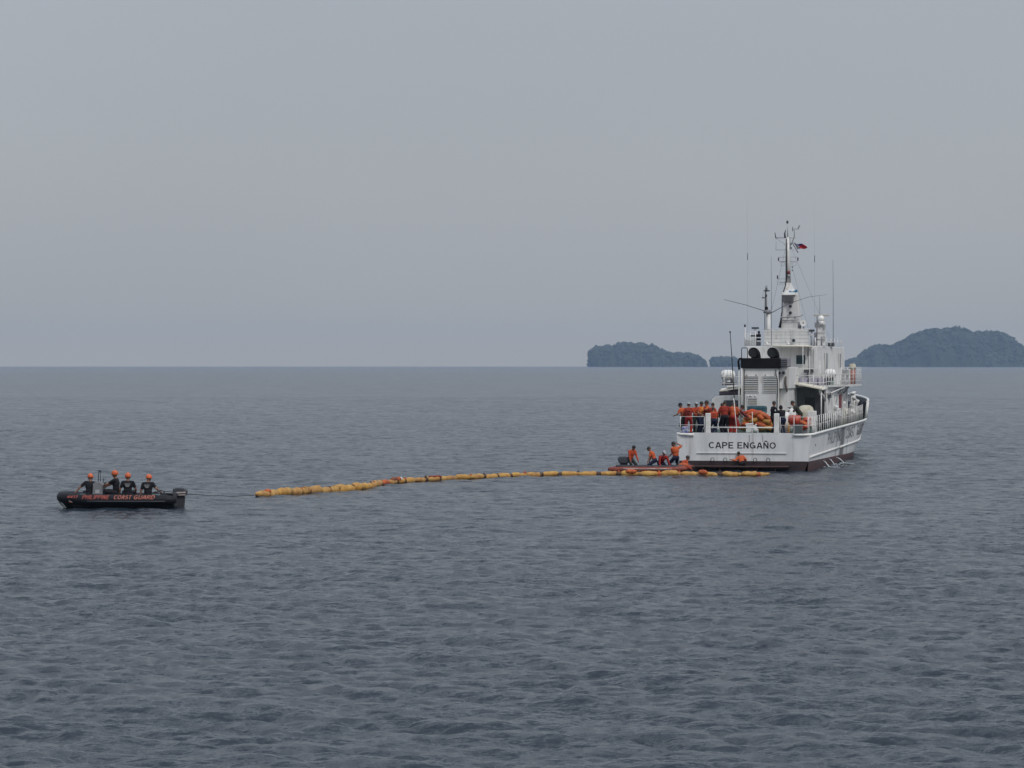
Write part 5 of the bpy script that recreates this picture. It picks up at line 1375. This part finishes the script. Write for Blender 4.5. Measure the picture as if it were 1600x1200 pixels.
# lifelines, handle patches, towing frame
for k in (-1.55, 1.45):
    MB().box((k + .0, TBm / 2 + .05, .545), (.34, .2, .05), (R(-35), 0, 0)).build('handle_patch', [mat('grey green rubber patch', (0.09, 0.12, 0.13), .6)], rhib, .02)
MB().tube([(-1.85, .5, .45), (-1.82, .5, .70), (-1.70, .5, .75), (-1.58, .5, .72), (-1.52, .5, .45)], .03, 7).build('tow_frame', [DGREY], rhib)
MB().tube([(2.25, .3, .55), (1.95, .62, .60), (1.62, .78, .63), (1.45, .86, .58)], .014, 6).build('lifeline', [CABLE], rhib)
def wrap_text(name, body, xl, width, zmid, hgt, mats, weight, slant=.25, depth=.004):
    me_ = text_mesh(name, body, 1.0, mats, weight, slant)
    a_ = mesh_xy(me_); w0 = a_[:, 0].min(); L_ = a_[:, 0].max() - w0
    out = []
    for x, y, e in a_:
        ang_ = zmid + (y - .5) * hgt / TR_
        rr2 = TR_ + depth + e
        out.append((xl - (x - w0) / L_ * width, TBm / 2 + rr2 * math.cos(ang_), zc + rr2 * math.sin(ang_)))
    me_.vertices.foreach_set('co', np.array(out).ravel()); me_.update()
    return obj(name, me_, rhib)
wrap_text('lettering', 'PHILIPPINE', 1.38, 1.10, R(33), .19, LETO, .16)
wrap_text('lettering', 'COAST', .10, .72, R(33), .19, LETP, .17)
wrap_text('lettering', 'GUARD', -.70, .84, R(33), .19, LETP, .17)
wrap_text('lettering', '4411', 1.98, .42, R(36), .13, LETO, .16)
def tube_strip(pts, w, m_, name):      # thin painted stroke on the tube face
    rows_ = []
    for x, an in pts:
        for_ = []
        for s_ in (-1, 1):
            a2 = an + s_ * w / TR_ / 2
            for_.append((x, TBm / 2 + (TR_ + .004) * math.cos(a2), zc + (TR_ + .004) * math.sin(a2)))
        rows_.append(for_)
    MB().grid(rows_, 0, False).build(name, [m_], rhib)
tube_strip([(1.90, R(-8)), (1.76, R(-24))], .03, LETW, 'chevron_mark'); tube_strip([(1.92, R(-26)), (1.77, R(-27))], .02, LETO, 'chevron_mark')

def rb_pt(x, y, z=0.0):
    c, s_ = math.cos(RZ), math.sin(RZ)
    return Vector((RB.x + c * x - s_ * y, RB.y + s_ * x + c * y, z))
def boatman(label, x, y, z, face, **k):
    return person(label, rb_pt(x, y, z), face, group='crew of the black inflatable', top=BLKC, pants=BLKC, headgear='helmet', **k)
SEAT = .60
boatman('helmeted crewman nearest the bow, stretching one arm down to the tube', 1.22, .30, .14, 8, hip=(0, 0, .42), lean=6, side=4, hl=(-.70, .0, .36), hr=(.40, .22, .72), fl=(-.2, .45, .08), fr=(.2, .45, .08), elbow=(-.6, -.4, .3), head=(-4, 10))
boatman('helmeted helmsman in profile, seated behind the grey console',   .22, .15, .22, 80, hip=(0, -.05, .42), lean=2, hl=(-.18, .46, .66), hr=(.2, .45, .62), fl=(-.15, .5, .08), fr=(.2, .5, .08), head=(0, 8), vest=None, scale=1.03)
boatman('helmeted crewman seated back to camera between helmsman and stern man', -.36, .48, .17, 2, backprint=True, hip=(0, 0, .42), lean=0, hl=(-.34, .14, .42), hr=(.30, .25, .5), fl=(-.15, .45, .08), fr=(.2, .45, .08), head=(0, -4))
boatman('helmeted crewman near the outboard, holding the tow rope', -1.18, .50, .12, 350, backprint=True, hip=(0, 0, .42), lean=4, side=-2, hl=(-.34, .02, .36), hr=(.44, .16, .58), fl=(-.2, .45, .08), fr=(.2, .45, .08), head=(-8, -24))
# tow rope
rp = []
A_ = rb_pt(-1.85, .62, .72); Bp = Vector((-11.2, 125.1, .1))
for k in range(25):
    w = k / 24; p = A_.lerp(Bp, w); p.z = .62 * (1 - w) ** 1.5 + .09 + .012 * math.sin(w * 23)
    rp.append(p)
tr = MB().tube(rp, .014, 6).build('tow_rope', [CABLE])
tag(tr, 'dark tow rope stretched from the black inflatable to the boom end', 'rope')

# ------------------------------------------------------------------ orange work boat beside the ship, bow to the right
WB = Vector((7.25, 152.9, 0)); WZ = R(-3)
wb = empty('work_boat', WB, WZ, 'red orange inflatable work boat alongside the port quarter of the ship', 'boat')
def wb_pt(x, y, z=0.0):
    c, s_ = math.cos(WZ), math.sin(WZ)
    return Vector((WB.x + c * x - s_ * y, WB.y + s_ * x + c * y, z))
path = arc_tube_path(4.3, 1.25, .10)
rad = [.06, .14] + [.155] * (len(path) - 4) + [.14, .06]
MB().tube([(p[0], p[1], .22 + p[2]) for p in path], rad, 14).build('buoyancy_tube', [REDINF], wb)
MB().tube([(p[0], p[1], .385 + p[2]) for p in path[1:-1]], .06, 7, flat=.75).build('gunwale_strip', [DGREY], wb)
MB().tube([(p[0], p[1] * 1.27, .25 + p[2]) for p in path[2:9]], .016, 6).build('white_stripe', [LETW], wb)
for xa, xb in ((-1.35, -.55), (-.1, .35), (.55, 1.0)):
    MB().tube([(xa, -.625 - .165, .27), (xb, -.625 - .165, .27)], .02, 6).build('pale_marking', LETW, wb)
MB().span(-1.5, 1.4, -.5, .5, .06, .12).build('floor', [DGREY], wb)
MB().span(-1.5, -1.44, -.5, .5, .05, .5).build('transom_board', [DGREY], wb, .015)
MB().span(-.2, .05, -.52, .52, .34, .38).build('thwart', [DGREY], wb, .01)
outboard(wb, -1.30, .52, .98, stripes=False)
MB().ell((1.85, -.35, .42), (.3, .2, .16), 10, 7).build('orange_bag', [ORGF], wb)
def seaman(label, x, y, face, z=.12, **k): return person(label, wb_pt(x, y, z), face, group='crew at the waterline', **k)
seaman('crewman standing by the outboard in orange long sleeves and grey trousers', -.90, -.05, 215, hip=(0, -.10, .66), lean=18, hl=(-.26, .34, .42), hr=(.26, .30, .36), top=ORG, pants=GRNPANT, sleeves='long', head=(-20, 10), scale=.96)
seaman('crewman amidships in orange shirt stooping left over the tube', .22, .05, 75, hip=(0, -.12, .60), lean=24, hl=(-.3, .3, .25), hr=(.22, .3, .3), top=ORGL, pants=NAVY, sleeves='short', head=(-18, 0), scale=.96)
seaman('crewman in pale headband bent forward with both arms reaching down', .68, -.1, 200, z=.05, hip=(0, -.12, .55), lean=52, hl=(-.40, .42, .16), hr=(.24, .42, .14), top=RED, pants=NAVY, sleeves='long', headgear='palecap', head=(14, 0), scale=1.0)
seaman('crewman kneeling on the bow in navy trousers with one arm raised against the hull', 1.42, .1, 25, z=.16, hip=(0, -.05, .66), lean=-4, side=-5, hl=(-.26, .2, .7), hr=(.24, .22, 1.34), top=ORGL, pants=NAVY, sleeves='short', head=(-26, 62), scale=1.04, fl=(-.2, -.1, .08), fr=(.25, .05, .08), elbow=(.8, -.2, -.1))
seaman('crouching crewman in orange at the bow, reaching right along the ship', 1.78, -.2, 285, z=.05, hip=(0, -.15, .28), lean=48, hl=(-.2, .62, .34), hr=(.3, .4, .2), top=ORG, pants=BLKC, sleeves='long', head=(10, 0), scale=.98)

# ------------------------------------------------------------------ floating oil boom
BP = [(-11.15, 125.1), (-9.7, 128.2), (-8.3, 130.3), (-7.4, 131.9), (-6.6, 135.0), (-6.05, 138.3), (-4.5, 142.2), (-2.0, 145.3), (0.0, 147.7), (2.3, 149.3), (5.0, 149.85), (7.2, 149.75), (9.15, 149.6), (10.8, 149.2), (12.1, 148.9), (12.8, 149.2), (13.4, 149.8)]
# smooth resample by arc length
def catmull(P, m=14):
    out = []
    Q = [P[0]] + P + [P[-1]]
    for i in range(1, len(Q) - 2):
        p0, p1, p2, p3 = (np.array(Q[j]) for j in (i - 1, i, i + 1, i + 2))
        for k in range(m):
            t_ = k / m
            out.append(.5 * ((2*p1) + (-p0 + p2)*t_ + (2*p0 - 5*p1 + 4*p2 - p3)*t_**2 + (-p0 + 3*p1 - 3*p2 + p3)*t_**3))
    out.append(np.array(P[-1])); return np.array(out)
CP = catmull(BP); seg = np.linalg.norm(np.diff(CP, axis=0), axis=1); AL = np.concatenate([[0], np.cumsum(seg)])
def bpos(s_): return Vector((np.interp(s_, AL, CP[:, 0]), np.interp(s_, AL, CP[:, 1]), 0))
boom = empty('oil_boom', (0, 0, 0), 0, 'long ochre oil boom floating in a curve from the inflatable to the ship', 'oil boom')
s_ = 0.0; n_f = 0; rb2 = random.Random(9)
ends = []
while s_ < AL[-1] - .5:
    far = s_ / AL[-1]
    L_ = rb2.uniform(.50, .75) if far < .30 else rb2.uniform(.85, 1.1) if far < .62 else rb2.uniform(.84, .95)
    if s_ == 0: L_ = 1.15
    gap = rb2.uniform(.02, .08) if far < .3 else rb2.uniform(.07, .16) if far < .62 else rb2.uniform(.10, .18)
    r0 = (.20 if far < .13 else .18 if far < .30 else .148 if far < .6 else .150) * rb2.uniform(.86, 1.12)
    if n_f in (9, 10, 11): r0 *= 1.28
    pts = []; rs_ = []
    bob = rb2.uniform(-.03, .03); tw = rb2.uniform(-.05, .05)
    N_ = 9
    for k in range(N_):
        w = k / (N_ - 1); p = bpos(s_ + L_ * w)
        q = (1 - abs(2 * w - 1) ** 5) * .42 + .58
        if s_ == 0: q = min(1, .35 + 1.6 * w) * q
        if s_ + L_ > AL[-1] - .7: q *= 1 - .72 * w
        p.z = .085 + bob + tw * (w - .5) + rb2.uniform(-.014, .014); p.x += rb2.uniform(-.02, .02); p.y += rb2.uniform(-.03, .03); pts.append(p); rs_.append(r0 * q * rb2.uniform(.88, 1.10))
    mt_ = YEL if rb2.random() < .68 else YEL2
    if n_f in (0, 7, 18, 24): mt_ = ORGF if n_f in (18,) else YEL2
    MB().tube(pts, rs_, 12, 0, True, True, 1.0).build('boom_float', [mt_], boom)
    ends.append((s_ + L_, gap)); s_ += L_ + gap; n_f += 1
# fabric joints between the floats
for k, (e, g) in enumerate(ends[:-1]):
    pts = []; rs_ = []
    for j in range(4):
        p = bpos(e - .05 + (g + .1) * j / 3); p.z = .075 + rb2.uniform(0, .02); pts.append(p); rs_.append(rb2.uniform(.085, .125))
    MB().tube(pts, rs_, 8, 0, True, True, .95).build('boom_joint', [ORGF if rb2.random() < .12 else (YEL2 if rb2.random() < (.6 if e < 11 else .35) else BRN)], boom)
    if rb2.random() < .5:        # puckered fabric ears above the joint
        p = bpos(e + g / 2)
        MB().hexa([(p.x - .09, p.y - .05, .15), (p.x + .09, p.y - .05, .15), (p.x + .09, p.y + .05, .15), (p.x - .09, p.y + .05, .15), (p.x - .03, p.y - .03, .25 + rb2.uniform(0, .07)), (p.x + .03, p.y - .03, .26), (p.x + .03, p.y + .03, .26), (p.x - .03, p.y + .03, .25)]).build('boom_tab', [BRN if rb2.random() < .6 else ORGF], boom)
# rumpled slack fabric bits riding on the boom
for s0, L_, mt_, r_ in ((.9, .5, ORGF, .11), (6.4, .9, YEL2, .13), (15.1, .75, mat('brown red fabric', (0.2, 0.06, 0.03), .7), .14), (15.9, .3, ORGF, .13), (16.25, .18, STYRO, .11), (19.2, 1.0, ORGD, .06), (32.2, .5, ORGF, .14), (36.0, .4, ORGF, .14)):
    pts = []; rs_ = []
    for j in range(7):
        p = bpos(s0 + L_ * j / 6); p.z = .19 + rb2.uniform(-.02, .04); p.y -= .05 + rb2.uniform(0, .05); pts.append(p); rs_.append(r_ * rb2.uniform(.75, 1.15) * (1 - .3 * abs(j - 3) / 3))
    MB().tube(pts, rs_, 9).build('boom_fabric', [mt_], boom)
